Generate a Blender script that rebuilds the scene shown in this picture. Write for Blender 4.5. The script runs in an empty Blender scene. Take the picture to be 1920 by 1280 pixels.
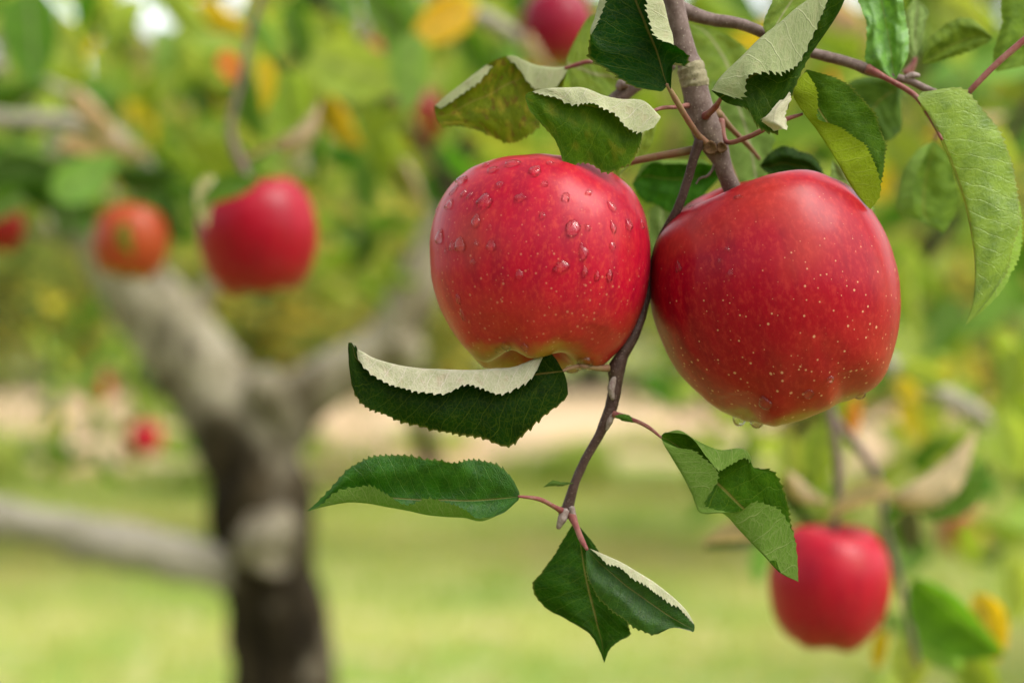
import bpy, math, random
import numpy as np
from mathutils import Vector, Matrix, noise as mnoise
from mathutils.bvhtree import BVHTree

random.seed(7); rng = np.random.default_rng(7)
SC = bpy.context.scene
COL = SC.collection

# ------------------------------------------------------------------ camera
CAMZ = 1.35
FOC = 3200.0                       # 60 mm on 36 mm, in pixels of a 1920 wide frame
cd = bpy.data.cameras.new('camera'); cam = bpy.data.objects.new('camera', cd); COL.objects.link(cam)
cam.location = (0, 0, CAMZ); cam.rotation_euler = (math.radians(90), 0, 0)
cd.lens = 60; cd.sensor_width = 36; cd.clip_start = 0.02; cd.clip_end = 600
cd.dof.use_dof = True; cd.dof.focus_distance = 0.577; cd.dof.aperture_fstop = 5.0
SC.camera = cam

# ------------------------------------------------------------------ light
SUN_EL, SUN_AZ = math.radians(54), math.radians(118)     # azimuth measured from +Y (view) clockwise
w = bpy.data.worlds.new('World'); SC.world = w; w.use_nodes = True
nt = w.node_tree; nt.nodes.clear()
sky = nt.nodes.new('ShaderNodeTexSky'); sky.sky_type = 'NISHITA'; sky.sun_disc = False
sky.sun_elevation = SUN_EL; sky.sun_rotation = SUN_AZ; sky.dust_density = 4.0; sky.air_density = 1.2; sky.ozone_density = 1.0
hs = nt.nodes.new('ShaderNodeHueSaturation'); hs.inputs['Saturation'].default_value = 0.22
tint = nt.nodes.new('ShaderNodeMixRGB'); tint.blend_type = 'MULTIPLY'; tint.inputs['Fac'].default_value = 1
tint.inputs['Color2'].default_value = (1.0, 1.0, 0.985, 1)
bg = nt.nodes.new('ShaderNodeBackground'); bg.inputs['Strength'].default_value = 0.15
out = nt.nodes.new('ShaderNodeOutputWorld')
nt.links.new(sky.outputs[0], hs.inputs['Color']); nt.links.new(hs.outputs[0], tint.inputs['Color1'])
nt.links.new(tint.outputs[0], bg.inputs['Color']); nt.links.new(bg.outputs[0], out.inputs['Surface'])
sl = bpy.data.lights.new('sun', 'SUN'); sl.energy = 0.9; sl.angle = math.radians(38); sl.color = (1.0, 0.96, 0.88)
so = bpy.data.objects.new('sun', sl); COL.objects.link(so)
sdir = Vector((math.sin(SUN_AZ)*math.cos(SUN_EL), math.cos(SUN_AZ)*math.cos(SUN_EL), math.sin(SUN_EL)))
so.rotation_euler = sdir.to_track_quat('Z', 'Y').to_euler(); so.location = sdir*20
SC.view_settings.view_transform = 'Standard'; SC.view_settings.look = 'None'
SC.view_settings.exposure = 1.74; SC.view_settings.gamma = 1; SC.view_settings.use_curve_mapping = False
SC.render.engine = 'CYCLES'
cy = SC.cycles
cy.max_bounces = 8; cy.diffuse_bounces = 4; cy.glossy_bounces = 3; cy.transmission_bounces = 6; cy.transparent_max_bounces = 8
cy.use_denoising = True; cy.sample_clamp_indirect = 60.0; cy.blur_glossy = 0.3
try: cy.denoiser = 'OPENIMAGEDENOISE'
except Exception: pass

# ------------------------------------------------------------------ helpers
WLOC = {}
def P(px, py, d, dz=0.0):
    """point seen at a pixel of the 1920x1280 photograph, d metres deep, dz pixels nearer"""
    dd = d*(1 - dz/FOC)
    return Vector(((px-960)/FOC*dd, dd, CAMZ + (640-py)/FOC*dd))

def PA(a, d):
    a = np.asarray(a, float); dd = d*(1 - a[..., 2]/FOC)
    return np.stack([(a[..., 0]-960)/FOC*dd, dd, CAMZ + (640-a[..., 1])/FOC*dd], -1)

def tag(o, label=None, cat=None, group=None, kind=None):
    if label: o['label'] = label
    if cat: o['category'] = cat
    if group: o['group'] = group
    if kind: o['kind'] = kind
    return o

def empty(name, loc, *a, **k):
    o = bpy.data.objects.new(name, None); COL.objects.link(o); o.location = loc; o.empty_display_size = .02
    WLOC[o] = Vector(loc); tag(o, *a, **k); return o

def link_obj(name, me, loc, parent=None):
    o = bpy.data.objects.new(name, me); COL.objects.link(o)
    loc = Vector(loc); WLOC[o] = loc
    if parent is not None:
        o.parent = parent; o.location = loc - WLOC[parent]
    else: o.location = loc
    return o

def mesh(name, V, F, mat=None, parent=None, origin=None, smooth=True, uv=None, attrs=None, mats=None, midx=None):
    V = np.asarray(V, float)
    c = V.mean(0) if origin is None else np.asarray(origin, float)
    me = bpy.data.meshes.new(name)
    F = np.asarray(F) if not isinstance(F, list) else F
    if isinstance(F, np.ndarray):
        k = F.shape[1]; nf = len(F)
        me.vertices.add(len(V)); me.vertices.foreach_set('co', (V-c).astype(np.float32).ravel())
        me.loops.add(nf*k); me.loops.foreach_set('vertex_index', F.astype(np.int32).ravel())
        me.polygons.add(nf); me.polygons.foreach_set('loop_start', np.arange(0, nf*k, k, dtype=np.int32))
        try: me.polygons.foreach_set('loop_total', np.full(nf, k, np.int32))
        except Exception: pass
        me.update(calc_edges=True)
    else:
        me.from_pydata((V-c).tolist(), [], F)
    if uv is not None:
        u = me.uv_layers.new(name='UVMap')
        li = np.empty(len(me.loops), np.int32); me.loops.foreach_get('vertex_index', li)
        u.data.foreach_set('uv', np.asarray(uv, np.float32)[li].ravel())
    for an, (typ, arr) in (attrs or {}).items():
        at = me.attributes.new(an, typ, 'POINT')
        at.data.foreach_set('vector' if typ == 'FLOAT_VECTOR' else 'value', np.asarray(arr, np.float32).ravel())
    for m in (mats or ([mat] if mat else [])): me.materials.append(m)
    if midx is not None: me.polygons.foreach_set('material_index', np.asarray(midx, np.int32))
    if smooth: me.polygons.foreach_set('use_smooth', np.ones(len(me.polygons), bool))
    me.update()
    return link_obj(name, me, c, parent)

def catmull(A, n, axis=0, t=None):
    """resample A along its axis with a Catmull-Rom spline, n samples (t: station parameters)"""
    A = np.moveaxis(np.asarray(A, float), axis, 0); m = len(A)
    if t is None: t = np.linspace(0, 1, m)
    t = np.asarray(t, float); q = np.linspace(t[0], t[-1], n) if np.isscalar(n) else np.asarray(n, float)
    i = np.clip(np.searchsorted(t, q, 'right')-1, 0, m-2)
    h = (t[i+1]-t[i]); s = (q-t[i])/h
    T = np.empty_like(A)
    sh = (-1,)+(1,)*(A.ndim-1)
    T[1:-1] = (A[2:]-A[:-2])/(t[2:]-t[:-2]).reshape(sh)
    T[0] = (A[1]-A[0])/(t[1]-t[0]); T[-1] = (A[-1]-A[-2])/(t[-1]-t[-2])
    s = s.reshape(sh); h = h.reshape(sh)
    R = (2*s**3-3*s**2+1)*A[i] + (s**3-2*s**2+s)*h*T[i] + (-2*s**3+3*s**2)*A[i+1] + (s**3-s**2)*h*T[i+1]
    return np.moveaxis(R, 0, axis)

def grid_faces(nu, nv, wrap=False):
    i = np.arange(nu-1)[:, None]; j = np.arange(nv if wrap else nv-1)[None, :]
    j2 = (j+1) % nv
    a = i*nv+j; b = i*nv+j2; c = (i+1)*nv+j2; d = (i+1)*nv+j
    return np.stack(np.broadcast_arrays(a, b, c, d), -1).reshape(-1, 4)

def tube_geo(pts, rad, seg=12, bump=0.0, bscale=60, sub=6):
    pts = np.asarray(pts, float); rad = np.asarray(rad, float)
    L = np.r_[0, np.cumsum(np.linalg.norm(np.diff(pts, axis=0), axis=1))]
    n = max(6, (len(pts)-1)*sub+1)
    C = catmull(pts, n, 0, L/L[-1]); R = np.interp(np.linspace(0, 1, n), L/L[-1], rad)
    T = np.gradient(C, axis=0); T /= np.linalg.norm(T, axis=1)[:, None]
    up = np.array([0.3, 1, 0.1]); V = []
    a = np.cross(T[0], up); a /= np.linalg.norm(a)
    for k in range(n):
        a = a - T[k]*np.dot(a, T[k]); a /= np.linalg.norm(a); b = np.cross(T[k], a)
        th = np.linspace(0, 2*math.pi, seg, endpoint=False)
        ring = C[k] + R[k]*(np.cos(th)[:, None]*a + np.sin(th)[:, None]*b)
        V.append(ring)
    V = np.array(V)
    if bump:
        for k in range(n):
            for j in range(seg):
                d = V[k, j]-C[k]
                V[k, j] = C[k] + d*(1 + bump*mnoise.noise(Vector(V[k, j]*bscale)))
    F = grid_faces(n, seg, True).tolist()
    V = V.reshape(-1, 3)
    i0 = len(V); V = np.vstack([V, C[0]-T[0]*R[0]*.4, C[-1]+T[-1]*R[-1]*.5])
    for j in range(seg):
        j2 = (j+1) % seg
        F.append([i0, j2, j]); F.append([i0+1, (n-1)*seg+j, (n-1)*seg+j2])
    return V, F

def tube(name, pix, d, mat, parent, seg=12, bump=0.06, bscale=None, sub=6, color=None):
    """pix: (px, py, width_px[, dz])"""
    pts = [P(p[0], p[1], d, p[3] if len(p) > 3 else 0) for p in pix]
    rad = [p[2]/2/FOC*d for p in pix]
    V, F = tube_geo([list(p) for p in pts], rad, seg, bump, bscale or 0.7/np.mean(rad), sub)
    o = mesh(name, V, F, mat, parent)
    if color: o.color = (*color, 1)
    return o

# ------------------------------------------------------------------ materials
class NT:
    def __init__(s, name):
        s.m = bpy.data.materials.new(name); s.m.use_nodes = True; s.t = s.m.node_tree; s.t.nodes.clear()
        s.out = s.t.nodes.new('ShaderNodeOutputMaterial')
    def n(s, typ, ins=None, **props):
        k = s.t.nodes.new(typ)
        for a, v in props.items(): setattr(k, a, v)
        for a, v in (ins or {}).items(): s.set(k, a, v)
        return k
    def set(s, k, a, v):
        i = k.inputs[a]
        if hasattr(v, 'links') or isinstance(v, bpy.types.NodeSocket): s.t.links.new(v, i)
        elif isinstance(v, bpy.types.Node): s.t.links.new(v.outputs[0], i)
        elif isinstance(v, (tuple, list)) and i.type == 'RGBA' and len(v) == 3: i.default_value = (*v, 1)
        else: i.default_value = v
    def math(s, op, a, b=0.0, c=None, clamp=False):
        k = s.n('ShaderNodeMath', operation=op, use_clamp=clamp); s.set(k, 0, a); s.set(k, 1, b)
        if c is not None: s.set(k, 2, c)
        return k.outputs[0]
    def mix(s, f, a, b, mode='MIX'):
        k = s.n('ShaderNodeMixRGB', blend_type=mode); s.set(k, 0, f); s.set(k, 1, a); s.set(k, 2, b); return k.outputs[0]
    def ramp(s, v, lo, hi, a=0.0, b=1.0):
        k = s.n('ShaderNodeMapRange', interpolation_type='SMOOTHSTEP')
        for i, x in enumerate((v, lo, hi, a, b)): s.set(k, i, x)
        return k.outputs[0]
    def noise(s, co, scale, detail=3, rough=.55):
        k = s.n('ShaderNodeTexNoise', {'Vector': co, 'Scale': scale, 'Detail': detail, 'Roughness': rough}); return k.outputs['Fac']
    def vmul(s, co, v):
        k = s.n('ShaderNodeVectorMath', operation='MULTIPLY'); s.set(k, 0, co); s.set(k, 1, v); return k.outputs[0]
    def dim(s, c, k=.58): return s.mix(1.0, c, (k, k, k), 'MULTIPLY')
    def done(s, sh): s.t.links.new(sh, s.out.inputs['Surface']); return s.m

def leaf_material(name='leaf_blade', pale=.63, trans=.26, spec_t=.05, k=.58):
    """two-sided apple leaf. top colour = object colour; object alpha = health (1 clean, 0 blotched)"""
    b = NT(name)
    uv = b.n('ShaderNodeUVMap', uv_map='UVMap').outputs[0]
    sp = b.n('ShaderNodeSeparateXYZ', {0: uv}); u, v = sp.outputs[0], sp.outputs[1]   # u 0..aspect, v -1..1
    oi = b.n('ShaderNodeObjectInfo'); col, alpha, rnd = oi.outputs['Color'], oi.outputs['Alpha'], oi.outputs['Random']
    wob = b.noise(uv, 2.2, 2); wobc = b.math('MULTIPLY_ADD', wob, .22, -.11)
    av = b.math('ABSOLUTE', v)
    side = b.math('MULTIPLY', b.math('GREATER_THAN', v, 0.0), .5)
    bow = b.math('POWER', av, .8)
    p = b.math('ADD', b.math('MULTIPLY', b.math('ADD', b.math('SUBTRACT', u, b.math('MULTIPLY', bow, .95)), wobc), 2.6), side)
    fr = b.math('FRACT', p); d = b.math('ABSOLUTE', b.math('SUBTRACT', fr, .5))
    vein2 = b.ramp(d, .010, .038, 1, 0)
    vein2 = b.math('MULTIPLY', vein2, b.ramp(av, .8, 1.0, 1, .35))
    vein1 = b.ramp(av, .010, .032, 1, 0)
    uvd = b.n('ShaderNodeVectorMath', operation='ADD')
    b.set(uvd, 0, uv)
    nd = b.n('ShaderNodeTexNoise', {'Vector': uv, 'Scale': 6.0}); b.set(uvd, 1, b.vmul(nd.outputs['Color'], (.12, .12, 0)))
    vo = b.n('ShaderNodeTexVoronoi', {'Vector': uvd.outputs[0], 'Scale': 9.0}, feature='DISTANCE_TO_EDGE')
    net = b.ramp(vo.outputs['Distance'], .01, .07, 1, 0)
    vo2 = b.n('ShaderNodeTexVoronoi', {'Vector': uvd.outputs[0], 'Scale': 30.0}, feature='DISTANCE_TO_EDGE')
    net2 = b.ramp(vo2.outputs['Distance'], .02, .12, 1, 0)
    veins = b.math('MAXIMUM', vein2, b.math('MULTIPLY', net, .55))
    veins = b.math('MAXIMUM', veins, b.math('MULTIPLY', net2, .2))
    blot = b.noise(uv, 1.6, 4, .6)
    # top
    dk = b.mix(b.ramp(blot, .35, .7), col, b.mix(1.0, col, (.55, .62, .6), 'MULTIPLY'))
    hv = b.n('ShaderNodeHueSaturation'); b.set(hv, 'Color', dk); b.set(hv, 'Value', b.ramp(rnd, 0, 1, .85, 1.15)); b.set(hv, 'Hue', b.ramp(rnd, 0, 1, .49, .51))
    vcol = b.mix(1.0, b.mix(1.0, hv.outputs[0], (1.25, 1.2, 1.1), 'MULTIPLY'), (.060, .068, .006), 'ADD')
    top = b.mix(b.math('MULTIPLY', veins, .85), hv.outputs[0], vcol)
    mid = b.mix(.5, vcol, (.24, .13, .05))
    top = b.mix(vein1, top, mid)
    thr = b.ramp(alpha, 0, 1, .52, .95)
    bl = b.math('GREATER_THAN', b.noise(uv, 5.0, 3, .65), thr)
    bm = b.noise(uv, 2.3, 2)
    yel = b.math('MULTIPLY', b.ramp(bm, .5, .68), b.ramp(alpha, 0, 1, 1, 0))
    top = b.mix(b.math('MULTIPLY', yel, .65), top, (.42, .30, .03))
    top = b.mix(b.math('MULTIPLY', bl, .8), top, (.13, .05, .015))
    # margin, faintly yellow-red
    mg = b.ramp(av, .955, 1.0)
    top = b.mix(b.math('MULTIPLY', mg, .38), top, (.30, .27, .05))
    # underside: downy, pale
    down = b.n('ShaderNodeAttribute', attribute_type='OBJECT', attribute_name='down').outputs['Fac']
    under = b.mix(pale, hv.outputs[0], b.mix(down, (.24, .40, .065), (.80, .80, .45)))
    under = b.mix(b.math('MULTIPLY', down, .35, clamp=True), under, (.92, .84, .62))
    under = b.mix(b.math('MULTIPLY', down, b.ramp(b.noise(uv, 2.5, 3), .42, .7, 0, .6)), under, (.40, .44, .20))
    under = b.mix(b.math('MULTIPLY', down, b.ramp(b.noise(uv, 3.3, 4), .52, .7, 0, .35)), under, (.62, .36, .28))
    under = b.mix(b.math('MULTIPLY', veins, .75), under, b.mix(down, (.34, .42, .14), (.97, .84, .72)))
    under = b.mix(b.math('MULTIPLY', b.ramp(av, .02, .07, 1, 0), .5), under, (.6, .5, .38))
    under = b.mix(b.math('MULTIPLY', b.ramp(b.noise(uv, 110.0, 2), .4, .7), b.math('MULTIPLY', down, .2)), under, (.8, .8, .66))
    under = b.mix(b.ramp(b.math('MULTIPLY', down, -1.0), 0, 1), under, b.mix(b.math('MULTIPLY', veins, .5), (.27, .37, .012), (.42, .50, .08)))
    geo = b.n('ShaderNodeNewGeometry'); bf = geo.outputs['Backfacing']
    c = b.mix(bf, top, under)
    rough = b.math('ADD', b.ramp(bf, 0, 1, .36, .85), b.math('MULTIPLY', b.noise(uv, 7, 2), .1))
    gl = b.n('ShaderNodeAttribute', attribute_type='OBJECT', attribute_name='gloss').outputs['Fac']
    spec = b.mix(bf, b.math('MULTIPLY_ADD', gl, .35, spec_t), (.06, .06, .06))
    h = b.math('SUBTRACT', b.math('MULTIPLY', vo.outputs['Distance'], .8), b.math('MULTIPLY', b.math('MAXIMUM', vein2, vein1), .5))
    h = b.math('ADD', h, b.math('MULTIPLY', vo2.outputs['Distance'], .5))
    bp = b.n('ShaderNodeBump', {'Strength': .5, 'Distance': .0006, 'Height': h})
    pr = b.n('ShaderNodeBsdfPrincipled', {'Base Color': b.dim(c, k), 'Roughness': rough, 'Specular IOR Level': spec, 'Normal': bp.outputs[0]})
    tc = b.mix(1.0, hv.outputs[0], (1.7, 1.55, .85), 'MULTIPLY')
    tc = b.mix(b.math('MULTIPLY', veins, .4), tc, b.mix(1.0, tc, (.6, .6, .6), 'MULTIPLY'))
    tr = b.n('ShaderNodeBsdfTranslucent', {'Color': b.dim(tc, k), 'Normal': bp.outputs[0]})
    mx = b.n('ShaderNodeMixShader', {0: trans, 1: pr.outputs[0], 2: tr.outputs[0]})
    return b.done(mx.outputs[0])

def foliage_material(name, stops, under=(.42, .46, .30)):
    """scattered leaves; per-leaf tone picks the colour"""
    b = NT(name)
    t = b.n('ShaderNodeAttribute', attribute_name='tone').outputs['Fac']
    r = b.n('ShaderNodeValToRGB', {0: t}); r.color_ramp.interpolation = 'LINEAR'
    e = r.color_ramp.elements
    e[0].position, e[0].color = stops[0][0], (*stops[0][1], 1); e[1].position, e[1].color = stops[-1][0], (*stops[-1][1], 1)
    for p, c in stops[1:-1]:
        k = e.new(p); k.color = (*c, 1)
    geo = b.n('ShaderNodeNewGeometry')
    c = b.mix(b.math('MULTIPLY', geo.outputs['Backfacing'], .3), r.outputs[0], under)
    pr = b.n('ShaderNodeBsdfPrincipled', {'Base Color': b.dim(c, .70), 'Roughness': b.ramp(geo.outputs['Backfacing'], 0, 1, .4, .85), 'Specular IOR Level': .08})
    tr = b.n('ShaderNodeBsdfTranslucent', {'Color': b.dim(b.mix(1.0, r.outputs[0], (1.6, 1.45, .9), 'MULTIPLY'), .8)})
    return b.done(b.n('ShaderNodeMixShader', {0: .45, 1: pr.outputs[0], 2: tr.outputs[0]}).outputs[0])

def apple_material():
    b = NT('apple_skin')
    co = b.n('ShaderNodeAttribute', attribute_name='apple_co').outputs['Vector']
    oi = b.n('ShaderNodeObjectInfo'); col, alpha, rnd = oi.outputs['Color'], oi.outputs['Alpha'], oi.outputs['Random']
    off = b.n('ShaderNodeVectorMath', operation='ADD'); b.set(off, 0, co)
    cx = b.n('ShaderNodeCombineXYZ', {0: b.math('MULTIPLY', rnd, 17.0), 1: b.math('MULTIPLY', rnd, 5.0)}); b.set(off, 1, cx.outputs[0]); co2 = off.outputs[0]
    z = b.n('ShaderNodeSeparateXYZ', {0: co}).outputs[2]
    st = b.noise(b.vmul(co2, (5, 5, .6)), 1.3, 3, .45)
    c = b.mix(b.math('MULTIPLY', b.ramp(st, .40, .72), b.ramp(alpha, .68, .9, .7, .65)), col, b.mix(1.0, col, (.68, .5, .9), 'MULTIPLY'))
    big = b.noise(co2, 1.1, 2)
    c = b.mix(b.math('MULTIPLY', b.ramp(big, .5, .75), b.math('SUBTRACT', 1.0, alpha)), c, (.50, .085, .025))
    fine = b.noise(b.vmul(co2, (1, 1, .55)), 26.0, 3, .7)
    c = b.mix(b.math('MULTIPLY', b.ramp(fine, .45, .75), b.ramp(alpha, .68, .9, .55, .10)), c, (.58, .050, .034))
    c = b.mix(b.ramp(fine, .5, .25, 0, .16), c, b.mix(1.0, c, (.5, .3, .6), 'MULTIPLY'))
    # ground colour showing near the calyx
    gz = b.math('ADD', z, b.math('MULTIPLY', b.noise(co2, 3.0, 3), .34))
    g = b.ramp(gz, -.66, -.84)
    g2 = b.math('MULTIPLY', g, b.ramp(alpha, 0.3, 1, 1, .55))
    c = b.mix(b.math('MULTIPLY', b.ramp(gz, -.15, -.72), b.ramp(alpha, .5, 1, .45, .2)), c, (.42, .055, .012))
    c = b.mix(g2, c, (.36, .27, .035))
    vo = b.n('ShaderNodeTexVoronoi', {'Vector': co2, 'Scale': 21.0, 'Randomness': 1.0}, feature='F1')
    vr = b.n('ShaderNodeSeparateColor', {0: vo.outputs['Color']}).outputs[0]
    sz = b.math('MULTIPLY', b.ramp(z, .7, -.6, .5, 1.05), b.math('MULTIPLY', b.math('ADD', b.math('MULTIPLY', vr, vr), .25), .26))
    dot = b.math('LESS_THAN', vo.outputs['Distance'], sz)
    dotm = b.math('MULTIPLY', b.ramp(b.math('DIVIDE', vo.outputs['Distance'], sz), .55, 1.0, 1, 0), b.ramp(z, .9, -.2, .45, .9))
    c = b.mix(b.math('MULTIPLY', dotm, b.ramp(alpha, .66, .78, .42, .95)), c, (.66, .31, .17))
    vo3 = b.n('ShaderNodeTexVoronoi', {'Vector': co2, 'Scale': 30.0}, feature='F1')
    dot3 = b.math('MULTIPLY', b.ramp(vo3.outputs['Distance'], .05, .09, 1, 0), b.ramp(z, .2, -.8, 0, .4))
    c = b.mix(dot3, c, (.66, .30, .12))
    bp = b.n('ShaderNodeBump', {'Strength': .12, 'Distance': .0005, 'Height': b.math('ADD', b.noise(co2, 9.0, 3), b.math('MULTIPLY', dotm, .15))})
    pr = b.n('ShaderNodeBsdfPrincipled', {'Base Color': b.dim(c), 'Roughness': b.math('ADD', b.math('MULTIPLY', fine, .12), .30), 'Specular IOR Level': .10,
        'Coat Weight': .06, 'Coat Roughness': .15, 'Normal': bp.outputs[0], 'Subsurface Weight': 0.0})
    return b.done(pr.outputs[0])

def bark_material(name, c1, c2, c3, scale, rough=.7, spots=.0, bump=.35, spec=.12):
    b = NT(name)
    co = b.n('ShaderNodeTexCoord').outputs['Object']
    n1 = b.noise(co, scale, 4, .6); n2 = b.noise(co, scale*4.3, 3, .6)
    c = b.mix(b.ramp(n1, .35, .65), c1, c2); c = b.mix(b.ramp(n2, .52, .72, 0, .7), c, c3)
    h = n2
    if spots:
        vo = b.n('ShaderNodeTexVoronoi', {'Vector': co, 'Scale': scale*3.2}, feature='F1')
        dm = b.math('MULTIPLY', b.ramp(vo.outputs['Distance'], .14, .2, 1, 0), b.math('GREATER_THAN', b.n('ShaderNodeSeparateColor', {0: vo.outputs['Color']}).outputs[0], .55))
        c = b.mix(b.math('MULTIPLY', dm, spots), c, (.5, .42, .32)); h = b.math('ADD', n2, dm)
    bp = b.n('ShaderNodeBump', {'Strength': bump, 'Distance': .1/scale, 'Height': h})
    pr = b.n('ShaderNodeBsdfPrincipled', {'Base Color': b.dim(c), 'Roughness': rough, 'Specular IOR Level': spec, 'Normal': bp.outputs[0]})
    return b.done(pr.outputs[0])

def flat_noise(name, c1, c2, scale, rough=.9, c3=None, spec=.2, lo=.4, hi=.62):
    b = NT(name)
    co = b.n('ShaderNodeTexCoord').outputs['Object']
    c = b.mix(b.ramp(b.noise(co, scale, 5, .6), lo, hi), c1, c2)
    if c3: c = b.mix(b.ramp(b.noise(co, scale*3.7, 4, .65), .46, .66, 0, .8), c, c3)
    bp = b.n('ShaderNodeBump', {'Strength': .4, 'Distance': .02, 'Height': b.noise(co, scale*30, 3)})
    return b.done(b.n('ShaderNodeBsdfPrincipled', {'Base Color': b.dim(c), 'Roughness': rough, 'Specular IOR Level': spec, 'Normal': bp.outputs[0]}).outputs[0])

def water_material():
    b = NT('water')
    g = b.n('ShaderNodeBsdfPrincipled', {'Base Color': (1, 1, 1), 'Roughness': 0.0, 'IOR': 1.28, 'Transmission Weight': 1.0, 'Specular IOR Level': .5})
    fr = b.n('ShaderNodeFresnel', {'IOR': 1.33})
    t = b.n('ShaderNodeMixShader', {0: fr.outputs[0], 1: b.n('ShaderNodeBsdfTransparent', {'Color': (1, 1, 1)}).outputs[0], 2: b.n('ShaderNodeBsdfGlossy', {'Roughness': .02}).outputs[0]})
    return b.done(b.n('ShaderNodeMixShader', {0: .5, 1: g.outputs[0], 2: t.outputs[0]}).outputs[0])

M_LEAF = leaf_material(); M_LEAFS = leaf_material('soft_focus_leaf', .15, .45, .04, .74); M_APPLE = apple_material(); M_WATER = water_material()
M_TWIG = bark_material('grey_brown_bark', (.125, .080, .065), (.20, .14, .12), (.27, .21, .18), 260, .55, .7)
M_TWIGD = bark_material('dark_twig_bark', (.050, .024, .018), (.085, .048, .040), (.15, .10, .09), 300, .5, .4)
M_PET = bark_material('red_petiole', (.22, .055, .055), (.27, .11, .085), (.30, .19, .14), 160, .5, 0, .1)
M_PETG = bark_material('tan_petiole', (.26, .17, .08), (.25, .10, .07), (.28, .22, .10), 160, .5, 0, .1)
M_BUD = bark_material('downy_bud', (.24, .17, .15), (.34, .28, .25), (.14, .07, .05), 700, .9, 0, .4)
def old_trunk_material():
    b = NT('old_trunk_bark')
    co = b.n('ShaderNodeNewGeometry').outputs['Position']
    z = b.n('ShaderNodeSeparateXYZ', {0: co}).outputs[2]
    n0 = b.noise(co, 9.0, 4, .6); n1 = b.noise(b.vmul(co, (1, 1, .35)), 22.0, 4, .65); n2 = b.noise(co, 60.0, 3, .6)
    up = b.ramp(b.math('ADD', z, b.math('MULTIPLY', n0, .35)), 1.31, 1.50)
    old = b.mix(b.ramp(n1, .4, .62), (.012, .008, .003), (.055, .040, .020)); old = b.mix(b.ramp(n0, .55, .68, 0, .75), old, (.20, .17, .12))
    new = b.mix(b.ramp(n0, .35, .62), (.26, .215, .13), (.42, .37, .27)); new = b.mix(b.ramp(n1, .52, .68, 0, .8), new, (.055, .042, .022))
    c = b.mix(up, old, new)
    bp = b.n('ShaderNodeBump', {'Strength': 1.0, 'Distance': .02, 'Height': b.math('ADD', n1, b.math('MULTIPLY', n2, .3))})
    return b.done(b.n('ShaderNodeBsdfPrincipled', {'Base Color': b.dim(c), 'Roughness': .9, 'Specular IOR Level': .1, 'Normal': bp.outputs[0]}).outputs[0])
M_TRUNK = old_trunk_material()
M_CUT = bark_material('cut_scar', (.07, .03, .012), (.15, .08, .03), (.24, .17, .09), 900, .85, 0, .9)
M_RING = bark_material('ringed_bark', (.22, .19, .11), (.36, .32, .20), (.14, .11, .07), 600, .9, 0, .9)
M_BARK = bark_material('apple_bark', (.19, .155, .095), (.30, .26, .19), (.05, .038, .02), 9, .85, 0, .8)
M_BARKD = bark_material('old_bark', (.020, .013, .006), (.055, .040, .022), (.16, .13, .09), 11, .95, 0, 1)
M_LIMB = bark_material('limb_bark', (.30, .27, .21), (.42, .38, .30), (.14, .11, .07), 24, .85, 0, .5)
M_CALYX = flat_noise('dried_calyx', (.05, .05, .02), (.14, .12, .05), 400)

# ------------------------------------------------------------------ ground
M_GRASS = flat_noise('lawn', (.20, .31, .045), (.40, .42, .11), .8, c3=(.54, .44, .22))
M_DIRT = flat_noise('pale_earth', (.34, .26, .13), (.64, .48, .29), .12, c3=(.50, .27, .14), lo=.4, hi=.6)
g = mesh('ground', [(-250, -60, 0), (250, -60, 0), (250, 400, 0), (-250, 400, 0)], [[0, 1, 2, 3]], M_GRASS, smooth=False); tag(g, kind='structure')
N = 240; xs = np.linspace(-120, 120, N)
y0 = 18.5 + np.array([2.6*mnoise.noise(Vector((x_*.45, 0, 0))) + 2.2*mnoise.noise(Vector((x_*1.7, 3, 0))) for x_ in xs]); y1 = 47 + 2*np.sin(xs*.2)
V = np.concatenate([np.c_[xs, y0, np.full(N, .005)], np.c_[xs, y1, np.full(N, .005)]])
F = np.array([[i, i+1, N+i+1, N+i] for i in range(N-1)])
tag(mesh('dirt_road', V, F, M_DIRT, smooth=False), kind='structure')

def scatter_blades(n, x, y, hmin, hmax, wid):
    X = rng.uniform(*x, n); Y = rng.uniform(*y, n)
    keep = np.abs(X) < Y*.36+.4; X, Y = X[keep], Y[keep]; n = len(X)
    h = rng.uniform(hmin, hmax, n); a = rng.uniform(0, 6.283, n); le = rng.uniform(.2, .8, n)*h
    ca, sa = np.cos(a), np.sin(a); w_ = wid
    b0 = np.c_[X-sa*w_, Y+ca*w_, np.zeros(n)]; b1 = np.c_[X+sa*w_, Y-ca*w_, np.zeros(n)]
    m0 = np.c_[X-sa*w_*.7+ca*le*.35, Y+ca*w_*.7+sa*le*.35, h*.6]; m1 = np.c_[X+sa*w_*.7+ca*le*.35, Y-ca*w_*.7+sa*le*.35, h*.6]
    t = np.c_[X+ca*le, Y+sa*le, h]
    V = np.stack([b0, b1, m1, m0, t], 1).reshape(-1, 3)
    k = np.arange(n)*5
    F = [*np.c_[k, k+1, k+2], *np.c_[k, k+2, k+3], *np.c_[k+3, k+2, k+4]]
    patch = np.array([mnoise.noise(Vector((x_*.5, y_*.5, 0))) for x_, y_ in zip(X, Y)])
    tone = np.repeat(np.clip(.45+patch*.6+rng.normal(0, .14, n), 0, 1), 5)
    return V, np.array(F), tone
M_BLADE = foliage_material('grass_blades', [(0, (.16, .28, .04)), (.4, (.30, .39, .07)), (.7, (.48, .47, .14)), (1, (.62, .50, .26))], under=(.3, .35, .08))
V, F, tone = scatter_blades(90000, (-6.5, 6.5), (4.2, 17.8), .03, .08, .004)
V2, F2, t2 = scatter_blades(26000, (-9, 9), (15.2, 22), .12, .36, .022)
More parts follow.
